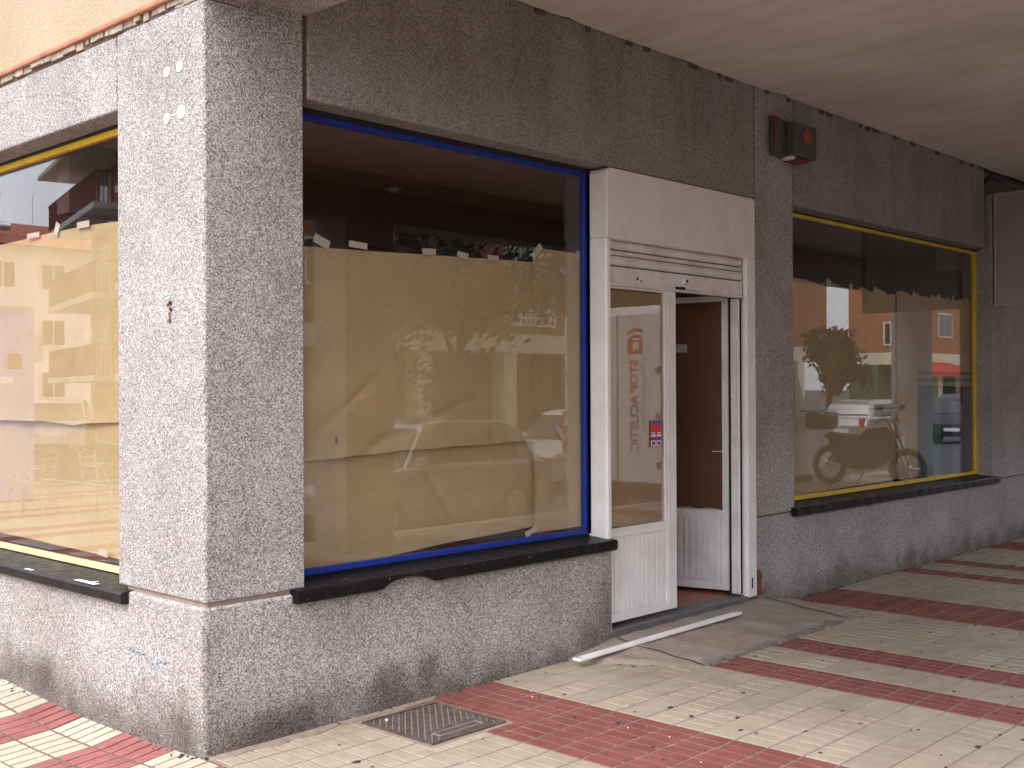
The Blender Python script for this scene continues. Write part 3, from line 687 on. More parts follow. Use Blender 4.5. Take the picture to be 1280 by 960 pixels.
P6 = psheet('ochre kraft paper nearest the narrow pillar in the yellow-framed window', (0, 0, 0), 'y', 0.196, 5.0, 5.93, lin([(5.0, 2.475), (5.6, 2.47), (5.93, 2.44)]), lin([(5.0, 0.73), (5.93, 0.75)]), nu=14, nv=36, mat='kraft_ochre', seed=6, amp=0.003)
P7 = psheet('ochre kraft paper with a ragged top left of the dark seam', (0, 0, 0), 'y', 0.200, 5.90, 7.255, lin(tp), lin([(5.9, 0.75), (7.26, 0.765)]), nu=70, nv=36, mat='kraft_ochre', seed=7, amp=0.003)
tp2 = [(7.26, 2.46)]; x = 7.26
while x < 9.05: x += jr.uniform(0.03, 0.1); tp2.append((x, 2.465 + jr.uniform(-0.022, 0.028)))
P8 = psheet('short ochre kraft paper high up right of the dark seam, by the teal board', (0, 0, 0), 'y', 0.200, 7.275, 9.0, lin(tp2), lin([(7.26, 1.405), (7.71, 1.405), (7.72, 1.62), (9.0, 1.60)]), nu=80, nv=24, mat='kraft_ochre', seed=8, amp=0.003)
P9 = psheet('small ochre kraft paper low down left of the teal board', (0, 0, 0), 'y', 0.206, 7.275, 7.72, lin([(7.26, 1.44), (7.8, 1.44)]), lin([(7.26, 0.76), (7.8, 0.765)]), nu=8, nv=12, mat='kraft_ochre', seed=9, amp=0.003)
tapes(P7, [(5.96, 2.47, 0.08, 0.05, 0.4), (6.35, 2.46, 0.05, 0.05, 0.2), (6.8, 2.462, 0.05, 0.04, -0.2)])
tapes(P8, [(7.6, 2.468, 0.05, 0.05, 0.4), (8.15, 2.47, 0.06, 0.05, 0.3), (8.5, 2.475, 0.03, 0.07, 0.3), (8.85, 2.475, 0.05, 0.04, 0.3)])
q = MB(); q.box(5.5, 7.25, 0.1905, 0.1915, 1.408, 1.416); q.box(7.252, 7.266, 0.1905, 0.1915, 0.76, 2.44); q.each('tape_seam', 'joint_brown', P7)
# teal display boards behind the far window
T = thing('display_board', 'teal and dark blue display boards standing inside the yellow-framed window', 'display board', (8.2, 0.4, 0.105))
q = MB(); q.box(7.70, 8.33, 0.24, 0.27, 0.105, 1.64); q.build('teal_panel', 'teal_board', T)
q = MB(); q.box(8.33, 8.62, 0.245, 0.275, 0.105, 1.30); q.build('dark_panel', 'navy_board', T)
q = MB(); q.box(8.62, 8.88, 0.24, 0.27, 0.105, 1.45); q.build('violet_panel', 'violet_board', T)
for z in (1.655, 1.72):
    q = MB(); q.box(7.71, 9.02, 0.188, 0.192, z, z + 0.028); q.build('stripe', 'teal_board', T)

# ------------------------------------------------------------------ doorway
Db = MB()
Db.prism([(2.800, 2.53), (2.800, 2.93), (2.815, 2.957), (2.84, 2.966), (4.495, 2.968), (4.512, 2.955), (4.516, 2.93), (4.516, 2.53)], 'y', -0.008, 0.185)
shopfront = thing('doorway', 'white painted doorway with shutter box and a half open double door', 'doorway', (3.65, 0.05, 0.1))
Db.build('shutter_box', 'white_render', shopfront, bevel=0.012)
q = MB(); q.prism([(2.80, 0.185), (2.80, 0.012), (2.812, 0.0), (2.842, 0.0), (2.842, 0.035), (2.862, 0.035), (2.862, 0.06), (2.84, 0.09), (2.84, 0.185)], 'z', 0.09, 2.529)
q.build('jamb', 'white_paint', shopfront, bevel=0.003)
q = MB(); q.box(4.405, 4.516, -0.006, 0.03, 0.10, 2.529); q.box(4.43, 4.516, 0.03, 0.12, 0.10, 2.529); q.build('jamb', 'white_paint', shopfront, bevel=0.004)
q = MB(); q.box(4.445, 4.462, -0.0075, -0.004, 0.16, 0.235); q.build('bolt_slot', 'dark_gap', shopfront)
q = MB(); q.box(4.50, 4.53, 0.03, 0.19, 0.1, 2.95); q.each('door_reveal', 'dark_gap', shopfront)
# shutter slats
sh = [(2.472, 2.529), (2.437, 2.468), (2.372, 2.434)]
for z0, z1 in sh:
    q = MB(); n = 6; pr_ = [(0.060, z0), (0.048, z0 + 0.004)] + [(0.048 - 0.012 * math.sin(math.pi * i / n), z0 + 0.004 + (z1 - z0 - 0.008) * i / n) for i in range(1, n)] + [(0.048, z1 - 0.004), (0.060, z1)]
    q.prism(pr_, 'x', 2.862, 4.404); q.build('shutter_slat', 'white_paint_worn', shopfront)
q = MB(); q.box(2.862, 4.404, 0.058, 0.066, 2.24, 2.53); q.build('shutter_core', 'joint_brown', shopfront)
q = MB(); q.prism([(0.066, 2.244), (0.018, 2.244), (0.018, 2.256), (0.034, 2.262), (0.034, 2.362), (0.066, 2.368)], 'x', 2.862, 4.404); bb = q.build('bottom_bar', 'white_paint_worn', shopfront, bevel=0.002)
q = MB(); q.cyl((3.68, 0.010, 2.318), 'y', 0.022, 0.03, 16); q.box(3.60, 3.86, 0.012, 0.034, 2.262, 2.285); q.each('lock', 'white_paint_worn', bb, bevel=0.002)
q = MB(); q.cyl((3.68, 0.006, 2.318), 'y', 0.010, 0.006, 12); q.box(3.56, 3.66, 0.010, 0.020, 2.258, 2.276); q.cyl((3.16, 0.030, 2.30), 'y', 0.009, 0.006, 10); q.cyl((3.20, 0.030, 2.288), 'y', 0.006, 0.006, 10); q.each('keyhole', 'dark_gap', bb)
# door leaves
def leaf(root_label, xw, zb, zt, mat, dark, slats, holder, lab_glass='kraft'):
    """leaf built in local frame: u along width (0..xw), depth +-; returns MB dict via transform"""
def build_leaf(Mx, w, z0, z1, mat, paper_mat, nsl, parent, label, top_gap=0.0, stl=(0.05, 0.085)):
    sL, sR = stl
    d = thing('x', 'x', 'x'); bpy.data.objects.remove(d)
    def bx(mb, a0, a1, b0, b1, c0, c1):
        vs = [Mx @ Vector(p) for p in [(a0, b0, c0), (a1, b0, c0), (a1, b1, c0), (a0, b1, c0), (a0, b0, c1), (a1, b0, c1), (a1, b1, c1), (a0, b1, c1)]]
        mb.add(vs, [(3, 2, 1, 0), (4, 5, 6, 7), (0, 1, 5, 4), (1, 2, 6, 5), (2, 3, 7, 6), (3, 0, 4, 7)])
    f = MB(); t = 0.04
    bx(f, 0, sL, 0, t, z0, z1); bx(f, w - sR, w, 0, t, z0, z1)
    bx(f, sL, w - sR, 0.001, t - 0.001, z0, z0 + 0.055); bx(f, sL, w - sR, 0.001, t - 0.001, 0.665, 0.712); bx(f, sL, w - sR, 0.001, t - 0.001, z1 - 0.04, z1)
    dl = f.build('door', mat, parent, bevel=0.003, label=label)
    bd = MB(); bx(bd, sL, sL + 0.010, -0.004, 0.012, 0.712, z1 - 0.04); bx(bd, w - sR - 0.012, w - sR, -0.004, 0.012, 0.712, z1 - 0.04); bx(bd, sL + 0.010, w - sR - 0.012, -0.004, 0.012, 0.712, 0.724)
    bx(bd, w - sR + 0.02, w - sR + 0.026, -0.003, 0.0, z0 + 0.02, z1); bd.each('bead', mat, dl)
    bk = MB(); bx(bk, sL, w - sR, 0.024, 0.032, z0 + 0.055, 0.665); bk.build('panel_back', mat, dl)
    sw = (w - sL - sR) / nsl
    for i in range(nsl):
        s_ = MB(); bx(s_, sL + i * sw + 0.0045, sL + (i + 1) * sw - 0.0045, 0.006, 0.024, z0 + 0.057, 0.663); s_.build('slat', mat, dl, bevel=0.003)
    gl = MB(); bx(gl, sL, w - sR, 0.014, 0.019, 0.712, z1 - 0.04); gl.build('pane', 'window_glass', dl)
    pp = MB()
    nu, nv = 14, 30
    def pf(u, v):
        a = sL + 0.003 + (w - sL - sR - 0.006) * u; z = 0.716 + 0.012 * abs(math.sin(u * 11)) * (1 if v == 0 else 0) + (z1 - 0.045 - top_gap - 0.716) * v
        return Mx @ Vector((a, 0.030 + 0.003 * math.sin(z * 5 + a * 6) + 0.002 * math.sin(a * 17 + z * 3), z))
    pp.grid(pf, nu, nv); po = pp.build('paper_cover', paper_mat, dl, smooth=True)
    return dl, bx
ML = Matrix.Translation((2.845, 0.055, 0))
paper('kraft_door', (0.52, 0.35, 0.20))
d1, bx1 = build_leaf(ML, 0.765, 0.135, 2.27, 'white_paint', 'kraft_door', 11, shopfront, 'closed white door leaf with kraft paper behind its glass', stl=(0.045, 0.115))
hx, hy = 4.420, 0.15; ang = math.radians(103)
MR = Matrix.Translation((hx, hy, 0)) @ Matrix.Rotation(ang, 4, 'Z')
d2, bx2 = build_leaf(MR, 0.80, 0.135, 2.27, 'white_paint_worn', 'shaded_kraft', 15, shopfront, 'white door leaf swung inwards', top_gap=0.16, stl=(0.05, 0.10))
# the camera sees the side of the leaf that faces the opening: add slats and paper there
q = MB()
for i in range(13):
    sw = 0.65 / 13; bx2(q, 0.05 + i * sw + 0.011, 0.05 + (i + 1) * sw - 0.011, 0.032, 0.056, 0.20, 0.655)
q.each('slat', 'white_paint_worn', d2, bevel=0.003)
q = MB(); bx2(q, 0.05, 0.70, 0.0195, 0.0205, 0.73, 2.228); q.build('paper_cover', 'shaded_kraft', d2)
q = MB(); bx2(q, 0.05, 0.70, 0.0285, 0.0295, 1.135, 1.142); q.build('tape_line', 'tape', d2)
q = MB(); bx2(q, 0.32, 0.56, 0.0285, 0.0295, 1.865, 1.925); q.build('sticker', 'sign_grey', d2)
q = MB(); bx2(q, 0.52, 0.56, 0.0295, 0.030, 1.87, 1.92); q.build('sticker', 'red_print', d2, label='red end of the sticker')
# fixed profiles between the open leaf and the right jamb
for x0, x1, y0, y1, m in ((4.348, 4.361, 0.055, 0.10, 'white_paint_worn'), (4.371, 4.383, 0.045, 0.10, 'white_paint'), (4.391, 4.399, 0.07, 0.10, 'white_paint_worn')):
    q = MB(); q.box(x0, x1, y0, y1, 0.125, 2.24); q.build('door_profile', m, shopfront, bevel=0.002)
q = MB(); q.box(4.343, 4.4, 0.102, 0.112, 0.12, 2.3); q.build('door_gap_shade', 'dark_gap', shopfront)  # solid near-black strip: paints the shade between the profiles
q = MB(); q.box(4.401, 4.43, 0.06, 0.14, 0.12, 2.3); q.build('door_gap_shade', 'dark_gap', shopfront)  # second dark strip painting the shade beside the jamb
for z in (0.30, 1.12, 1.95):
    q = MB(); q.cyl((4.350, 0.045, z), 'z', 0.009, 0.10, 10); q.build('hinge', 'white_paint', shopfront)
# red white and blue sticker on the closed leaf
stk = thing('sticker', 'red, white and blue sticker on the glass of the closed door leaf', 'sticker', (3.40, 0.05, 1.21))
for i in range(2):
    x0 = 3.335 + i * 0.062
    q = MB(); q.box(x0, x0 + 0.056, 0.0635, 0.0645, 1.215, 1.385); q.build('label_strip', 'red_print', stk)
    q = MB(); q.box(x0 + 0.004, x0 + 0.052, 0.0625, 0.0635, 1.222, 1.258); q.box(x0 + 0.004, x0 + 0.052, 0.0625, 0.0635, 1.285, 1.297); q.box(x0 + 0.01, x0 + 0.046, 0.0625, 0.0635, 1.305, 1.312); q.each('print', 'white_print', stk)
    q = MB(); q.box(x0, x0 + 0.056, 0.0622, 0.0630, 1.372, 1.388); q.box(x0 + 0.012, x0 + 0.044, 0.0615, 0.0625, 1.228, 1.252); q.box(x0 + 0.002, x0 + 0.054, 0.0622, 0.063, 1.262, 1.280); q.each('print', 'blue_print', stk)
# threshold and rusty foot
q = MB(); q.box(2.84, 4.54, 0.0, 0.155, 0.02, 0.108); q.build('threshold', 'threshold_stone', shopfront, bevel=0.006)
q = MB(); q.prism([(4.516, 0.095), (4.60, 0.095), (4.575, 0.16), (4.59, 0.24), (4.55, 0.285), (4.516, 0.28)], 'y', -0.006, 0.02); q.build('rust_patch', 'rust', shopfront)

# white strip lying across the ramp
a, b = Vector((2.31, -0.160, 0.050)), Vector((3.965, -0.195, 0.082)); d = (b - a); L = d.length; d.normalize()
sd = Vector((0, 1, 0)); up = d.cross(sd).normalized()
if up.z < 0: up = -up
mx = Matrix(((d.x, sd.x, up.x, (a.x + b.x) / 2), (d.y, sd.y, up.y, (a.y + b.y) / 2), (d.z, sd.z, up.z, (a.z + b.z) / 2), (0, 0, 0, 1)))
q = MB(); prof = [(-0.028, -0.009), (0.028, -0.009), (0.028, 0.004), (0.018, 0.008), (-0.018, 0.008), (-0.028, 0.004)]
vs = [mx @ Vector((-L / 2, u, v)) for u, v in prof] + [mx @ Vector((L / 2, u, v)) for u, v in prof]
q.add(vs, [tuple(range(6)), tuple(range(6, 12))] + [(i, (i + 1) % 6, 6 + (i + 1) % 6, 6 + i) for i in range(6)])
ST = q.build('metal_strip', 'white_paint'); tag(ST, 'loose white metal strip lying on the ramp before the door', 'metal strip')
q = MB()
for e in (-1, 1):
    for v in (-0.012, 0.010): q.boxm(mx @ Matrix.Translation((e * (L / 2 - 0.02), v, 0.0085)), 0.016, 0.009, 0.002)
q.each('end_slot', 'dark_gap', ST)

# ------------------------------------------------------------------ manhole cover
MH = thing('manhole_cover', 'square ribbed cast iron inspection cover beside the wall', 'manhole cover', (1.035, -0.34, 0))
x0, x1, y0, y1 = 0.795, 1.275, -0.59, -0.088
q = MB(); q.box(x0 - .03, x1 + .03, y0 - .035, y1 + .035, -0.02, -0.0035); q.build('surround', 'groove_mortar', MH)
q = MB()
for bx_ in ((x0, x1, y0, y0 + .014), (x0, x1, y1 - .014, y1), (x0, x0 + .014, y0 + .014, y1 - .014), (x1 - .014, x1, y0 + .014, y1 - .014)): q.box(*bx_, -0.01, 0.006)
q.build('frame', 'cast_iron', MH)
q = MB(); q.box(x0 + .016, x1 - .016, y0 + .016, y1 - .016, -0.01, 0.001); q.build('lid', 'cast_iron', MH)
q = MB()                                                 # recessed-looking frame of the lifting slot
sx0, sx1, sy0, sy1 = 0.90, 1.185, -0.53, -0.47
def clip_rib(cx, cy, l, a):
    m = Matrix.Translation((cx, cy, 0.0025)) @ Matrix.Rotation(a, 4, 'Z'); q.boxm(m, l, 0.006, 0.004)
ribs = []
for i in range(11):
    for j in range(10):
        cx = x0 + 0.04 + i * 0.040 + (0.0 if j % 2 else 0.0); cy = y0 + 0.045 + j * 0.046
        if cx > x1 - 0.03 or cy > y1 - 0.03: continue
        if sx0 - .015 < cx < sx1 + .015 and sy0 - .02 < cy < sy1 + .02: continue
        rb = MB(); rb.boxm(Matrix.Translation((cx, cy, 0.002)) @ Matrix.Rotation(math.radians(50), 4, 'Z'), 0.050, 0.0055, 0.005); rb.build('rib', 'iron_rib', MH)
q = MB(); q.box(sx0, sx1, sy0, sy0 + .008, 0, .006); q.box(sx0, sx1, sy1 - .008, sy1, 0, .006); q.box(sx0, sx0 + .008, sy0 + .008, sy1 - .008, 0, .006); q.box(sx1 - .008, sx1, sy0 + .008, sy1 - .008, 0, .006); q.build('slot_frame', 'iron_rib', MH)
q = MB(); q.cyl((0.90, -0.15, 0.001), 'z', 0.008, 0.006, 10); q.build('bolt', 'white_print', MH)

# ------------------------------------------------------------------ things fixed on the walls
A = thing('alarm_box', 'dark green alarm box with a round orange lamp above the narrow pillar', 'alarm box', (4.97, 0, 3.46))
q = MB(); q.box(4.72, 5.20, -0.055, 0.0, 3.315, 3.585); q.build('back_plate', 'alarm_green', A, bevel=0.008)
q = MB(); q.box(4.87, 5.215, -0.125, -0.0555, 3.325, 3.575); q.build('cover', 'alarm_green', A, bevel=0.012)
q = MB(); q.cyl((5.05, -0.140, 3.485), 'y', 0.055, 0.016, 28, 0.060); q.build('lamp', 'orange_plastic', A, bevel=0.006, smooth=False)
q = MB(); q.box(4.715, 4.722, -0.058, -0.040, 3.40, 3.59); q.box(4.92, 5.10, -0.11, -0.01, 3.292, 3.312); q.box(4.72, 4.80, -0.05, -0.004, 3.585, 3.60); q.each('rust_edge', 'rusty_red', A)
q = MB(); q.box(4.88, 4.94, -0.10, -0.02, 3.298, 3.322); q.build('label_plate', 'white_print', A)
for x, z, lab in ((0.302, 3.047, 'upper dot farther from the pillar edge'), (0.192, 3.05, 'upper dot nearer the pillar edge'), (0.304, 2.836, 'lower dot farther from the pillar edge'), (0.18, 2.844, 'large lower dot nearer the pillar edge')):
    q = MB(); big = 0.031 if lab.startswith('large') else 0.024
    q.cyl((-0.004, x, z), 'x', big, 0.0045, 22, big * 1.0); o = q.build('glue_dot', 'glue_white')
    tag(o, 'round white glue residue on the corner pillar, ' + lab, 'glue dot', 'glue dots high on the corner pillar')
q = MB(); r = random.Random(4)
for i in range(9): q.boxm(Matrix.Translation((-0.001, 0.285 + r.uniform(-.018, .018), 1.955 + r.uniform(-.05, .05))) @ Matrix.Rotation(r.uniform(0, 3), 4, 'X'), 0.004, r.uniform(.008, .02), r.uniform(.01, .03))
q.build('chip', 'rust', B, kind='stuff')
q = MB()
for i in range(34):
    t = i / 33; y = 0.66 - 0.36 * t + r.uniform(-.01, .01); z = 0.372 - 0.01 * t + 0.022 * math.sin(t * 7) + r.uniform(-.012, .012)
    q.boxm(Matrix.Translation((-0.0155, y, z)) @ Matrix.Rotation(r.uniform(-.5, .5), 4, 'X'), 0.003, r.uniform(.006, .022), r.uniform(.003, .007))
tag(q.build('paint_scribble', 'graffiti_blue'), 'faint blue paint scribble low on the corner wall', 'graffiti')
# cables at the far corner
q = MB()
for k, (dz, dy) in enumerate(((0, 0), (0.03, 0.02), (0.05, 0.0))):
    q.tube([(8.93 + .02 * k, 0.10 - dy, 2.99), (8.99, 0.08, 3.2), (8.94 - .02 * k, 0.05, 3.5), (8.92, 0.02, 3.66 + dz * .5), (8.98, -0.02, 3.70 + dz), (9.3, -0.06, 3.66 + dz * .6), (9.9, -0.10, 3.66 - .08 * k), (11, -0.12, 3.69 + dz)], 0.012, 6)
CB = thing('cable_bundle', 'black cables looping up the end of the far lintel', 'cables', (8.95, 0.1, 2.99)); q.each('cable', 'cable_black', CB)
# projecting sign
SG = thing('projecting_sign', 'blank grey sign panel with a thin pale frame, projecting from the far wall', 'sign', (9.06, 0, 2.98))
q = MB(); q.box(9.066, 9.13, -1.05, -0.03, 2.43, 3.54); q.build('panel', 'sign_grey', SG)
q = MB(); q.box(9.055, 9.14, -1.08, -0.02, 2.412, 2.432); q.box(9.055, 9.14, -1.08, -0.02, 3.538, 3.556); q.box(9.055, 9.14, -0.032, -0.016, 2.43, 3.54); q.box(9.055, 9.14, -1.08, -1.06, 2.43, 3.54); q.build('frame', 'slab_grey', SG)

# chewing gum and litter on the paving
gm_ = MB(); r = random.Random(12)
for i in range(330):
    x = r.uniform(0.3, 9.5); y = -r.uniform(0.05, 3.4); s_ = r.uniform(0.005, 0.017) * (0.7 if r.random() < .5 else 1)
    if in_poly(x, y, RAMP) or (0.7 < x < 1.35 and y > -0.66): continue
    n = 8; zt = 0.0018; base = [(x + s_ * math.cos(6.283 * k / n) * r.uniform(.7, 1.2) * 1.3, y + s_ * math.sin(6.283 * k / n) * r.uniform(.6, 1.1)) for k in range(n)]
    gm_.add([(a_, b_, -0.002) for a_, b_ in base] + [(x + (a_ - x) * .8, y + (b_ - y) * .8, zt + 0.001) for a_, b_ in base], [tuple(range(n, 2 * n))] + [(k, (k + 1) % n, n + (k + 1) % n, n + k) for k in range(n)])
tag(gm_.build('chewing_gum', 'grit_dark'), 'flattened dark chewing gum spots scattered over the arcade paving', 'chewing gum', kind='stuff')
lt = MB()
for i in range(38):
    if r.random() < .5: x, y = r.uniform(1.2, 3), -r.uniform(0.3, 1.8)
    else: x, y = r.uniform(0.5, 8), -r.uniform(0.0, 2.4)
    if in_poly(x, y, RAMP): continue
    s_ = r.uniform(.0015, .005); lt.boxm(Matrix.Translation((x, y, 0.003 + s_ * .3)) @ Matrix.Rotation(r.uniform(0, 3), 4, (r.random(), r.random(), 1)), s_ * 1.6, s_, s_ * .6)
tag(lt.build('paint_flake', 'glue_white'), 'tiny white paint flakes fallen on the paving', 'debris', kind='stuff')
dg = MB()
for i in range(240):
    t = r.random(); 
    if r.random() < .6: x, y = r.uniform(0.0, 9), -abs(r.gauss(0, .02)) - .004; z0 = 0.0
    else: x = -abs(r.gauss(0, .02)) - .018; y = r.uniform(0, 2.3); z0 = gz(-.02, y)
    if 2.4 < x < 5.1: continue
    s_ = r.uniform(.003, .011); dg.boxm(Matrix.Translation((x, y, z0 + s_ * .2)) @ Matrix.Rotation(r.uniform(0, 3), 4, (r.random(), r.random(), 1)), s_ * 2, s_, s_ * .6)
tag(dg.build('grit', 'grit_dark'), 'dark grit gathered along the foot of the walls', 'debris', kind='stuff')
#STREET
# ================================================================== the streets around (seen mirrored in the glass)
q = MB(); q.box(-7.16, 120, -19.9, -14.0, ROAD, -0.12); o = q.build('pavement', 'slab_grey'); o['kind'] = 'structure'
q = MB(); q.box(-32, -16.5, -14, 90, ROAD, -0.14); o = q.build('pavement', 'slab_grey'); o['kind'] = 'structure'

def make_car(label, paintm, loc, rz, L=4.1, H=1.47, Wd=1.72, suv=0.0, van=False):
    c = thing('parked_car', label, 'car', (0, 0, 0), 'cars parked along the streets')
    hw = Wd / 2; hl = L / 2
    if van: body = [(-hl, .35), (-hl, 1.05), (-hl + .05, 2.0), (hl - 1.5, 2.0), (hl - .7, 1.15), (hl - .05, .95), (hl, .35)]
    belt = 0.88 + suv * .1
    low = [(-hl, .38), (-hl - .02, .62), (-hl + .06, belt - .06), (-hl + .25, belt), (0, belt + .02), (hl - 1.05, belt - .02), (hl - .25, belt - .18), (hl - .02, .62), (hl, .36), (hl - .1, .22), (-hl + .1, .24)]
    def section(pts, y0, y1, sc): return [(x, y0, z) for x, z in pts]
    q = MB(); n = len(low); rows = []
    for y, s in ((-hw, .0), (-hw + .05, .05), (hw - .05, .05), (hw, .0)):
        rows += [(x * (1 if s else .985), y, z + (0.03 if s and z > .5 else 0)) for x, z in low]
    fs = [tuple(range(n)), tuple(range(3 * n, 4 * n))] + [(r_ * n + i, r_ * n + (i + 1) % n, (r_ + 1) * n + (i + 1) % n, (r_ + 1) * n + i) for r_ in range(3) for i in range(n)]
    q.add(rows, fs); q.build('body', paintm, c, bevel=0.03, smooth=False)
    roof = [(-hl + .32, belt + .0), (-hl + .50, H - .16), (-hl + .85, H - .03), (0.0, H), (.35, H - .05), (hl - 1.15, belt - .02)]
    q = MB(); n = len(roof); vs = []
    for sgn in (-1, 1):
        for x, z in roof:
            tt = (z - belt) / (H - belt); vs.append((x, sgn * (hw - .04 - .17 * max(0, tt)), z))
    q.add(vs, [tuple(range(n)), tuple(range(n, 2 * n))] + [(i, (i + 1) % n, n + (i + 1) % n, n + i) for i in range(n)]); q.build('cabin', paintm, c, bevel=0.02)
    for sgn in (-1, 1):
        for (a0, a1, t0, t1) in ((-hl + .62, -hl + 1.55, -hl + .78, -hl + 1.55), (-hl + 1.57, hl - 1.5, -hl + 1.57, .22)):
            zb_, zt_ = belt + .05, H - .14; yb = sgn * (hw - .04 - .17 * .08 + .006); yt = sgn * (hw - .04 - .17 * .8 + .006)
            q = MB(); q.add([(a0, yb, zb_), (a1, yb, zb_), (t1, yt, zt_), (t0, yt, zt_)] + [(a0, yb - sgn * .02, zb_), (a1, yb - sgn * .02, zb_), (t1, yt - sgn * .02, zt_), (t0, yt - sgn * .02, zt_)], [(0, 1, 2, 3), (4, 5, 6, 7), (0, 1, 5, 4), (1, 2, 6, 5), (2, 3, 7, 6), (3, 0, 4, 7)]); q.build('side_window', 'dark_glass', c)
    def screen(xb, zb_, xt, zt_, off):
        q = MB(); w0, w1 = hw - .12, hw - .24
        q.add([(xb + off, -w0, zb_), (xb + off, w0, zb_), (xt + off, w1, zt_), (xt + off, -w1, zt_), (xb, -w0, zb_), (xb, w0, zb_), (xt, w1, zt_), (xt, -w1, zt_)], [(0, 1, 2, 3), (4, 5, 6, 7), (0, 1, 5, 4), (1, 2, 6, 5), (2, 3, 7, 6), (3, 0, 4, 7)]); return q
    screen(hl - 1.20, belt + .04, .42, H - .1, .025).build('windscreen', 'dark_glass', c); screen(-hl + .37, belt + .08, -hl + .52, H - .2, -.02).build('rear_window', 'dark_glass', c)
    for sx in (-hl + .78, hl - .80):
        for sgn in (-1, 1):
            q = MB(); q.cyl((sx, sgn * (hw - .19), .31), 'y', .31, .2 * sgn if sgn > 0 else -.2, 22); w = q.build('wheel', 'rubber', c, bevel=.02)
            q = MB(); q.cyl((sx, sgn * (hw + .012), .31), 'y', .20, -.03 * sgn, 16, .17); q.build('rim', 'aluminium', w)
    for sgn in (-1, 1):
        q = MB(); q.box(hl - .10, hl + .005, sgn * (hw - .38) - .17, sgn * (hw - .38) + .17, .60, .74); q.build('headlight', 'lamp_clear', c, bevel=.03)
        q = MB(); q.box(-hl - .03, -hl + .08, sgn * (hw - .16) - .09, sgn * (hw - .16) + .09, .62, .90); q.build('tail_light', 'lamp_red', c, bevel=.02)
        q = MB(); q.box(.55, .68, sgn * (hw + .10) - .08, sgn * (hw + .10) + .08, belt + .02, belt + .15); q.build('wing_mirror', paintm, c, bevel=.02)
    for sx in (-hl - .032, hl + .012):
        q = MB(); q.box(sx, sx + .015, -.26, .26, .42, .53); q.build('number_plate', 'white_print', c)
    q = MB(); q.box(hl - .04, hl + .015, -.45, .45, .30, .40); q.each('grille', 'rubber', c)
    c.location = loc; c.rotation_euler = (0, 0, rz); return c
make_car('silver hatchback parked at the arcade kerb, nearest the corner', 'silver_car_paint', (7.4, -6.7, ROAD), math.pi, 3.9)
make_car('white hatchback in the second row of the road behind the van', 'white_car_paint', (14.2, -9.4, ROAD), math.pi, 4.0)
make_car('silver estate car seen beyond the motorcycle', 'silver_car_paint', (33.3, -12.7, ROAD), 0.0, 4.3)
make_car('dark off-road car farthest along the road', 'dark_car_paint', (36.4, -10.4, ROAD), 0.0, 4.3, 1.65, 1.8, 1.0)
make_car('white off-road car parked in front of the balcony building', 'white_car_paint', (-12.3, 28.5, ROAD), math.radians(-60), 4.2, 1.62, 1.78, 1.0)

# van parked with its lettered rear doors towards the camera's mirror image
V = thing('parked_van', 'tall white van with red and grey lettering on a rear door', 'van', (0, 0, 0))
vx, vl, vy0, vy1, vh = 10.6, 5.2, -6.75, -4.98, 3.08
zb = ROAD
q = MB(); q.prism([(vx + .03, zb + .42), (vx + .03, zb + vh - .12), (vx + .15, zb + vh), (vx + 3.6, zb + vh), (vx + 4.35, zb + 1.45), (vx + 5.1, zb + 1.15), (vx + 5.2, zb + .6), (vx + 5.1, zb + .35)], 'y', vy0, vy1); q.build('body', 'white_car_paint', V, bevel=.05)
ym = (vy0 + vy1) / 2
for ya, yb_ in ((vy0 + .05, ym - .01), (ym + .01, vy1 - .05)):
    q = MB(); q.box(vx - .02, vx + .03, ya, yb_, zb + .50, zb + vh - .12); q.build('rear_door', 'white_car_paint', V, bevel=.02)
    for z in (.75, 1.45, 2.1):
        e = vy0 + .02 if ya < ym - .3 else vy1 - .02
        q = MB(); q.box(vx - .05, vx - .02, min(e, e + (.16 if e < ym else -.16)), max(e, e + (.16 if e < ym else -.16)), zb + z, zb + z + .07); q.build('hinge', 'grey_print', V)
q = MB(); q.box(vx - .10, vx + .1, vy0, vy1, zb + .28, zb + .47); q.build('bumper', 'rubber', V, bevel=.03)
for sx in (vx + .85, vx + 4.2):
    for yy, h_ in ((vy0 + .02, .2), (vy1 - .02, -.2)):
        q = MB(); q.cyl((sx, yy, zb + .33), 'y', .33, h_, 20); q.build('wheel', 'rubber', V)
q = MB(); q.box(vx + 3.2, vx + 3.9, vy0 - .01, vy1 + .01, zb + 1.45, zb + 2.1); q.build('side_window', 'dark_glass', V)
for yy in (vy0 + .02, vy1 - .10):
    q = MB(); q.box(vx - .04, vx + .02, yy, yy + .08, zb + .9, zb + 1.3); q.build('tail_light', 'lamp_red', V)
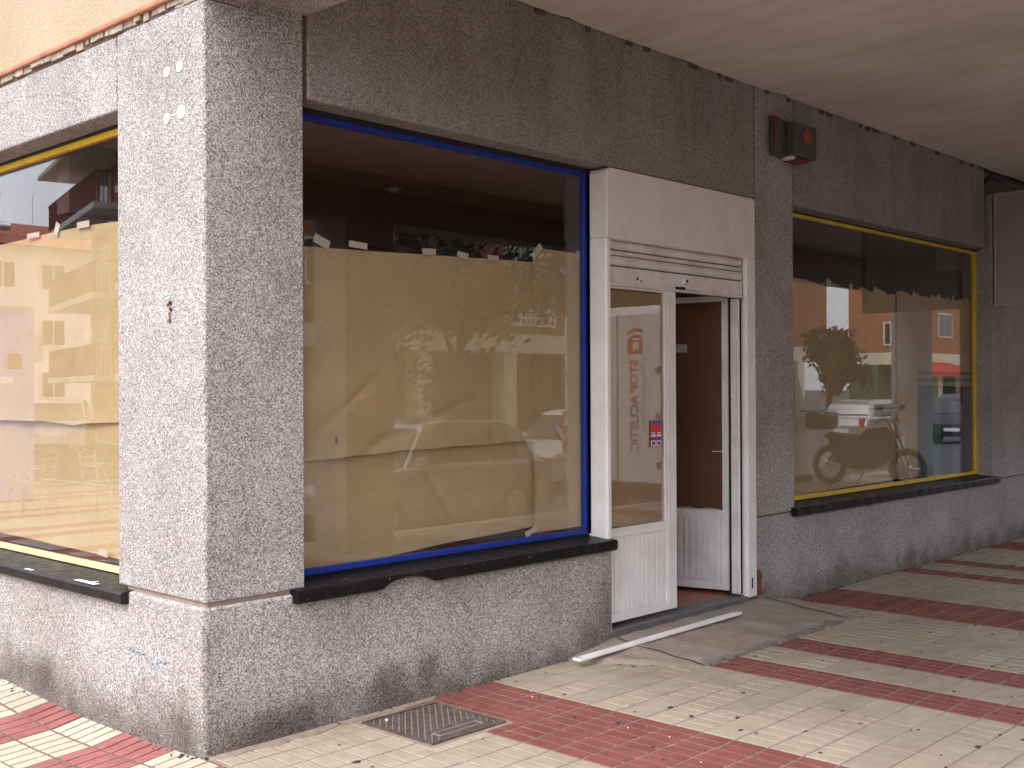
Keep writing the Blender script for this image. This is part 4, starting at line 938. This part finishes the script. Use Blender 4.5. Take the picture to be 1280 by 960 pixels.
# lettering reads downwards: text x axis -> -z, text y axis -> seen from behind (-x side) towards -y ... right side
# seen from -x looking +x: right is -y ; rotated clockwise text: up vector points right (-y)
def van_text(s, size, y, z, mat, b=0.0, sp=1.0):
    m4 = Matrix(((0, 0, -1, vx - .021), (0, -1, 0, y), (-1, 0, 0, z), (0, 0, 0, 1))); text_mesh(s, size, m4, mat, 'lettering', V, b, sp)
ty = -5.56
van_text('STOP', .20, ty + .07, 2.02, 'coral_print', .006)
van_text('ACUSTIC', .20, ty + .07, 1.50, 'grey_print', .006)
van_text('INSONORIZACIONES', .08, ty + .20, 2.02, 'grey_print', 0, 1.5)
q = MB(); q.box(vx - .0215, vx - .020, ty - .12, ty + .16, 2.10, 2.30); cy_, cz_ = ty + .04, 2.22
for r0, r1 in ((.12, .165), (.21, .255)):
    n = 14; vs = []; 
    for k in range(n + 1):
        a_ = math.radians(15 + 150 * k / n)
        for r_ in (r0, r1): vs.append((vx - .0225, max(ty - .12, min(ty + .16, cy_ + r_ * math.cos(a_))), cz_ + r_ * math.sin(a_)))
    q.add(vs, [(2 * k, 2 * k + 1, 2 * k + 3, 2 * k + 2) for k in range(n)])
q.build('emblem', 'coral_print', V)
q = MB(); q.cyl((vx - .0235, cy_, cz_), 'x', .062, .002, 20); q.build('emblem_dot', 'white_print', V)

# motorcycle with top box
K = thing('motorcycle', 'dark motorcycle with a top box parked between the arcade columns', 'motorcycle', (0, 0, 0))
def wheel(x):
    q = MB(); n = 28; vs = []; m_ = 8
    for i in range(n):
        a_ = 2 * math.pi * i / n
        for j in range(m_):
            b_ = 2 * math.pi * j / m_; rr = .27 + .055 * math.cos(b_); vs.append((x + rr * math.cos(a_), .055 * math.sin(b_), .325 + rr * math.sin(a_)))
    q.add(vs, [(i * m_ + j, i * m_ + (j + 1) % m_, ((i + 1) % n) * m_ + (j + 1) % m_, ((i + 1) % n) * m_ + j) for i in range(n) for j in range(m_)])
    w = q.build('wheel', 'rubber', K, smooth=True)
    q = MB()
    for i in range(5):
        a_ = 2 * math.pi * i / 5; q.tube([(x, 0, .325), (x + .22 * math.cos(a_), 0, .325 + .22 * math.sin(a_))], .015)
    q.cyl((x, -.04, .325), 'y', .05, .08, 12); q.build('rim', 'aluminium', w)
wheel(-.68); wheel(.72)
q = MB(); q.tube([(.72, .08, .325), (.50, .08, .95), (.42, .08, 1.08)], .022); q.tube([(.72, -.08, .325), (.50, -.08, .95), (.42, -.08, 1.08)], .022); q.build('fork', 'steel', K)
q = MB(); q.prism([(-.60, .48), (-.55, .74), (-.15, .76), (.05, .95), (.38, 1.0), (.55, .82), (.40, .45), (.15, .28), (-.25, .28)], 'y', -.13, .13); q.build('body', 'dark_car_paint', K, bevel=.06)
q = MB(); q.prism([(-.75, .80), (-.62, .87), (-.2, .80), (.08, .84), (.06, .78), (-.2, .72), (-.6, .74)], 'y', -.14, .14); q.build('seat', 'rubber', K, bevel=.03)
q = MB(); q.tube([(.36, -.36, 1.05), (.42, -.2, 1.10), (.44, 0, 1.06), (.42, .2, 1.10), (.36, .36, 1.05)], .016); q.build('handlebar', 'rubber', K)
for s_ in (-1, 1):
    q = MB(); q.tube([(.42, .22 * s_, 1.10), (.44, .30 * s_, 1.26)], .008); q.boxm(Matrix.Translation((.44, .33 * s_, 1.28)), .03, .13, .08); q.build('mirror', 'rubber', K)
q = MB(); q.boxm(Matrix.Translation((-.83, 0, 1.06)), .42, .46, .32); q.build('top_box', 'dark_car_paint', K, bevel=.09)
q = MB(); q.cyl((.60, 0, .92), 'x', .09, .06, 16); q.build('headlight', 'lamp_clear', K)
q = MB(); q.boxm(Matrix.Translation((-.95, 0, .62)), .01, .18, .14); q.build('number_plate', 'white_print', K)
q = MB(); q.tube([(.1, -.15, .3), (-.3, -.17, .3), (-.8, -.18, .42)], [.025, .035, .05], 8); q.build('exhaust', 'steel', K)
q = MB(); q.tube([(.05, .12, .30), (-.02, .30, .02)], .014); q.build('stand', 'steel', K)
K.location = (14.6, -3.75, 0); K.rotation_euler = (0, 0, math.radians(95))

# terracotta building with cream arcade opposite
def facade(name, label, x0, x1, y, depth, h, wall, wins, portal, win_mat='white_facade', grp='buildings across the street'):
    b = thing(name, label, 'building', (x0, y, ROAD), grp)
    q = MB(); q.box(x0, x1, y - depth, y, 3.35, h); q.build('wall', wall, b)
    q = MB(); q.box(x0, x1, y - depth, y + .05, 2.75, 3.347); q.build('lintel', 'cream_facade', b)
    q = MB(); q.box(x0, x1, y - depth, y - 1.4, ROAD, 2.747); q.build('ground_floor_wall', portal, b)
    x = x0 + .3
    while x < x1 - .5:
        q = MB(); q.box(x, x + .55, y - .55, y + .02, ROAD, 2.747); q.build('column', 'cream_facade', b); x += 3.65
    q = MB(); q.box(x0 - .2, x1 + .2, y - depth - .2, y + .35, h, h + .25); q.build('cornice', 'slab_grey', b)
    for (wx, wz, ww, wh) in wins:
        q = MB(); q.box(wx, wx + ww, y - .03, y + .03, wz, wz + wh); f = q.build('window', win_mat, b)
        q = MB(); q.box(wx + .08, wx + ww / 2 - .03, y + .025, y + .04, wz + .08, wz + wh - .08); q.box(wx + ww / 2 + .03, wx + ww - .08, y + .025, y + .04, wz + .08, wz + wh - .08); q.build('pane', 'dark_glass', f)
    return b
wins = [(x, z, 1.3, 1.3) for x in (-4, 1, 6, 11, 15.5, 29, 34, 39) for z in (4.4, 7.4)]
bA = facade('terracotta_building', 'terracotta brick block with a cream arcade and a white lattice screen', -10, 44.0, -20, 12, 8.9, 'terracotta_brick', wins, 'interior_dark')  # dark ground-floor wall colour stands in for shade in the arcade openings
for (lx, lw, z0, z1) in ((23.1, 2.3, 3.6, 6.6),):
    q = MB(); nx = 10; nz = 13
    for i in range(nx + 1): x = lx + lw * i / nx; q.box(x, x + .07, -19.99, -19.88, z0, z1)
    for j in range(nz + 1): z = z0 + (z1 - z0) * j / nz; q.box(lx, lx + lw + .07, -19.985, -19.885, z, z + .07)
    q.build('lattice_screen', 'white_facade', bA, kind='stuff')
wins = [(x, z, 1.8, 1.3) for x in (56, 63, 72, 84) for z in (4.2, 6.7)]
bB = facade('terracotta_building', 'terracotta brick block with ground floor shops and red awnings', 52.0, 100, -20, 3, 8.9, 'terracotta_brick', wins, 'green_fascia')
for z in (3.7, 5.6):
    q = MB(); q.box(51.95, 52.05, -21.1, -20.3, z, z + 1.2); f = q.build('window', 'white_facade', bB)
    q = MB(); q.box(51.93, 51.96, -21.0, -20.75, z + .1, z + 1.1); q.box(51.93, 51.96, -20.65, -20.4, z + .1, z + 1.1); q.each('pane', 'dark_glass', f)
for x in (52.5, 59, 66, 74, 82):
    q = MB(); q.prism([(-20 + .02, 2.9), (-18.8, 2.35), (-18.8, 2.15), (-19.98, 2.2)], 'x', x, x + 5.0); q.build('awning', 'red_awning', bB)

# trees on the far pavement
def tree(label, x, y, z0, h, r, seed):
    rr = random.Random(seed); t = thing('street_tree', label, 'tree', (x, y, z0), 'street trees on the far pavement')
    q = MB(); q.tube([(x, y, z0), (x + .05, y, z0 + h * .3), (x - .05, y + .05, z0 + h * .55)], [.16, .12, .08], 8)
    for i in range(7):
        a_ = rr.uniform(0, 6.28); q.tube([(x, y, z0 + h * rr.uniform(.3, .5)), (x + r * .4 * math.cos(a_), y + r * .4 * math.sin(a_), z0 + h * .65), (x + r * .75 * math.cos(a_), y + r * .75 * math.sin(a_), z0 + h * rr.uniform(.7, .9))], [.06, .04, .015], 5)
    q.build('trunk', 'bark', t)
    q = MB(); cl_ = [(rr.gauss(0, r * .42), rr.gauss(0, r * .42), rr.gauss(0, r * .38)) for _ in range(22)]
    for i in range(3800):
        c_ = rr.choice(cl_); p = Vector((x + c_[0] + rr.gauss(0, r * .17), y + c_[1] + rr.gauss(0, r * .17), z0 + h * .72 + c_[2] + rr.gauss(0, r * .15))); s_ = rr.uniform(.09, .17)
        n_ = Vector((rr.gauss(0, 1), rr.gauss(0, 1), rr.gauss(0, 1))).normalized(); a_ = n_.orthogonal().normalized(); b_ = n_.cross(a_)
        q.add([p - a_ * s_, p + b_ * s_ * .5, p + a_ * s_, p - b_ * s_ * .5], [(0, 1, 2, 3)])
    q.build('crown', 'leaf_green', t)
tree('widest street tree with a low dark crown, before the lattice screen', 15.8, -14.4, -.12, 6.4, 2.6, 1)
tree('slim street tree left of the widest one', 9.0, -14.6, -.12, 6.0, 1.8, 2)
tree('street tree standing before the gap between the terracotta blocks', 33.9, -14.6, -.12, 3.7, 1.1, 3)
tree('street tree between the widest one and the gap', 22.0, -14.8, -.12, 5.8, 1.7, 4)
# lamp posts
for x, lab in ((7.2, 'thin grey street lamp behind the silver hatchback'), (30.0, 'thin grey street lamp farther along the road')):
    p = thing('street_lamp', lab, 'street lamp', (x, -14.3, -.12), 'street lamps on the far pavement')
    q = MB(); q.tube([(x, -14.3, -.12), (x, -14.3, 7.5), (x, -13.6, 8.0)], [.08, .05, .04], 8); q.build('post', 'slab_grey', p)
    q = MB(); q.boxm(Matrix.Translation((x, -13.4, 8.0)), .2, .6, .1); q.build('lamp_head', 'slab_grey', p)

# balcony building along the side street, turned 15 degrees
AB = thing('apartment_building', 'red-brown apartment block with white balcony slabs and a wide eave', 'building', (0, 0, 0))
q = MB(); q.box(-16, 6.9, -12, -1.5, -.13, 9.6); q.build('wall', 'terracotta_brick', AB)
q = MB(); q.box(-17, 8.8, -13, .3, 9.6, 9.75); q.build('eave', 'cream_facade', AB)
q = MB(); q.prism([(-13, 9.75), (.3, 9.75), (-6, 12.2)], 'x', -17, 8.8); q.build('roof', 'roof_tile_red', AB)
for z in (7.4, 4.55, 1.9):
    q = MB(); q.box(-.0, 8.5, -1.5, 0.0, z, z + .2); q.build('balcony_slab', 'white_facade', AB)
    q = MB(); q.box(-12, -3, -1.5, 0.0, z, z + .2); q.build('balcony_slab', 'white_facade', AB)
    for s0, s1 in ((0, 8.5), (-12, -3)):
        q = MB(); q.box(s0, s1, -.07, -.02, z + 1.15, z + 1.2); q.box(s0, s0 + .04, -1.5, -.02, z + 1.15, z + 1.2); q.box(s1 - .04, s1, -1.5, -.02, z + 1.15, z + 1.2)
        k = s0
        while k < s1: q.box(k, k + .025, -.06, -.03, z + .2, z + 1.15); k += .14
        for k in range(10): q.box(s1 - .04, s1 - .015, -1.5 + k * .15, -1.475 + k * .15, z + .2, z + 1.15); q.box(s0, s0 + .025, -1.5 + k * .15, -1.475 + k * .15, z + .2, z + 1.15)
        q.build('railing', 'rust', AB, kind='stuff')
    for s0 in (1.2, 4.6, -10, -6):
        q = MB(); q.box(s0, s0 + 1.5, -1.5, -1.44, z + .2, z + 2.3); f = q.build('balcony_door', 'white_facade', AB)
        q = MB(); q.box(s0 + .1, s0 + .7, -1.44, -1.43, z + .3, z + 2.2); q.box(s0 + .8, s0 + 1.4, -1.44, -1.43, z + .3, z + 2.2); q.build('pane', 'dark_glass', f)
q = MB(); q.box(6.9, 7.2, -1.7, -1.3, -.13, 9.6); q.build('corner_pier', 'white_facade', AB)
q = MB()
for k in range(6): q.box(6.905, 6.96, -10.5 + k * 1.6, -9.4 + k * 1.6, 5.4, 6.7)
q.each('window', 'white_facade', AB)
# local +x = along the street away (e), local +y = towards the street (n)
AB.location = (-14.1, 29.9, 0); AB.rotation_euler = (0, 0, math.atan2(.964, -.265))
AB.scale = (1, -1, 1)
# far white house with red roof
HB = thing('white_house', 'white house with a red tiled roof and a dish, ending the side street', 'house', (-20, 60, 0))
q = MB(); q.box(-27, -8, 56, 66, ROAD, 9.3); q.build('wall', 'white_facade', HB)
q = MB(); q.prism([(55.2, 9.3), (61, 11.2), (66.8, 9.3)], 'x', -27.6, -7.4); q.build('roof', 'roof_tile_red', HB)
for x in (-25.5, -22.8, -20.0, -17):
    for z in (7.0, 4.0, 1.2):
        q = MB(); q.box(x, x + 1.4, 55.93, 56.02, z, z + 1.5); f = q.build('window', 'cream_facade', HB); q = MB(); q.box(x + .1, x + .65, 55.9, 55.94, z + .1, z + 1.4); q.box(x + .75, x + 1.3, 55.9, 55.94, z + .1, z + 1.4); q.build('pane', 'dark_glass', f)
q = MB(); q.cyl((-22.9, 57, 10.4), 'x', .22, 1.2, 14); q.build('water_heater', 'steel', HB)
q = MB(); q.tube([(-21.9, 57, 9.8), (-21.9, 57, 13.4)], .03); q.tube([(-22.6, 57, 13.3), (-21.2, 57, 13.3)], .02); q.tube([(-24.6, 58, 9.8), (-24.6, 58, 12.4)], .02); q.build('antenna', 'steel', HB)
q = MB(); q.cyl((-22.0, 56.7, 12.1), 'y', .35, .1, 18, .1); q.build('dish', 'white_print', HB)

# phone booth, cafe chairs and pole on the side pavement
PB = thing('phone_booth', 'violet-blue phone booth with green edges and an orange sticker', 'phone booth', (-4.5, 13.9, -.15))
q = MB(); q.box(-5.05, -4.38, 13.8, 13.95, -.15, 2.85); q.build('side_panel', 'booth_blue', PB, bevel=.02)
q = MB(); q.box(-4.38, -3.4, 13.8, 13.9, 1.9, 2.3); q.box(-4.38, -3.4, 13.8, 13.9, .9, 1.1); q.build('green_panel', 'lime_panel', PB)
q = MB(); q.box(-5.05, -3.4, 13.8, 14.9, 2.85, 2.95); q.build('roof', 'slab_grey', PB)
q = MB(); q.box(-3.45, -3.38, 13.8, 13.87, -.15, 2.85); q.build('post', 'slab_grey', PB)
q = MB(); q.box(-4.84, -4.62, 13.785, 13.80, 1.95, 2.2); q.build('sticker', 'orange_plastic', PB); q = MB(); q.box(-4.70, -4.50, 13.785, 13.80, 1.72, 1.83); q.build('sticker', 'white_print', PB)
def chair(label, x, y, rz):
    c = thing('cafe_chair', label, 'chair', (0, 0, 0), 'cafe chairs on the side pavement')
    q = MB(); q.box(-.21, .21, -.2, .2, .44, .46); q.build('seat', 'steel', c, bevel=.01)
    for a_, b_ in ((-.2, -.2), (.2, -.2), (-.2, .2), (.2, .2)):
        q = MB(); q.tube([(a_, b_, .44), (a_ * 1.2, b_ * 1.25, 0)], .013); q.build('leg', 'steel', c)
    q = MB(); q.tube([(-.2, .2, .44), (-.21, .26, .86), (0, .28, .9), (.21, .26, .86), (.2, .2, .44)], .013)
    for z in (.58, .70, .80): q.tube([(-.2, .235, z), (.2, .235, z)], .010)
    q.build('backrest', 'steel', c)
    for s_ in (-1, 1): q = MB(); q.tube([(.21 * s_, .22, .68), (.25 * s_, -.1, .68), (.22 * s_, -.2, .44)], .012); q.build('armrest', 'steel', c)
    c.location = (x, y, -.15); c.rotation_euler = (0, 0, rz)
chair('metal cafe chair nearer the phone booth', -4.0, 11.5, 2.4); chair('metal cafe chair nearer the kerb', -4.9, 11.2, -.6)
q = MB(); q.tube([(-5.7, 15.5, -.15), (-5.7, 15.5, 2.6)], .045, 8); q.box(-5.95, -5.45, 15.48, 15.5, 2.1, 2.6); tag(q.build('street_sign_pole', 'slab_grey'), 'grey pole with a square plate beside the phone booth', 'pole')
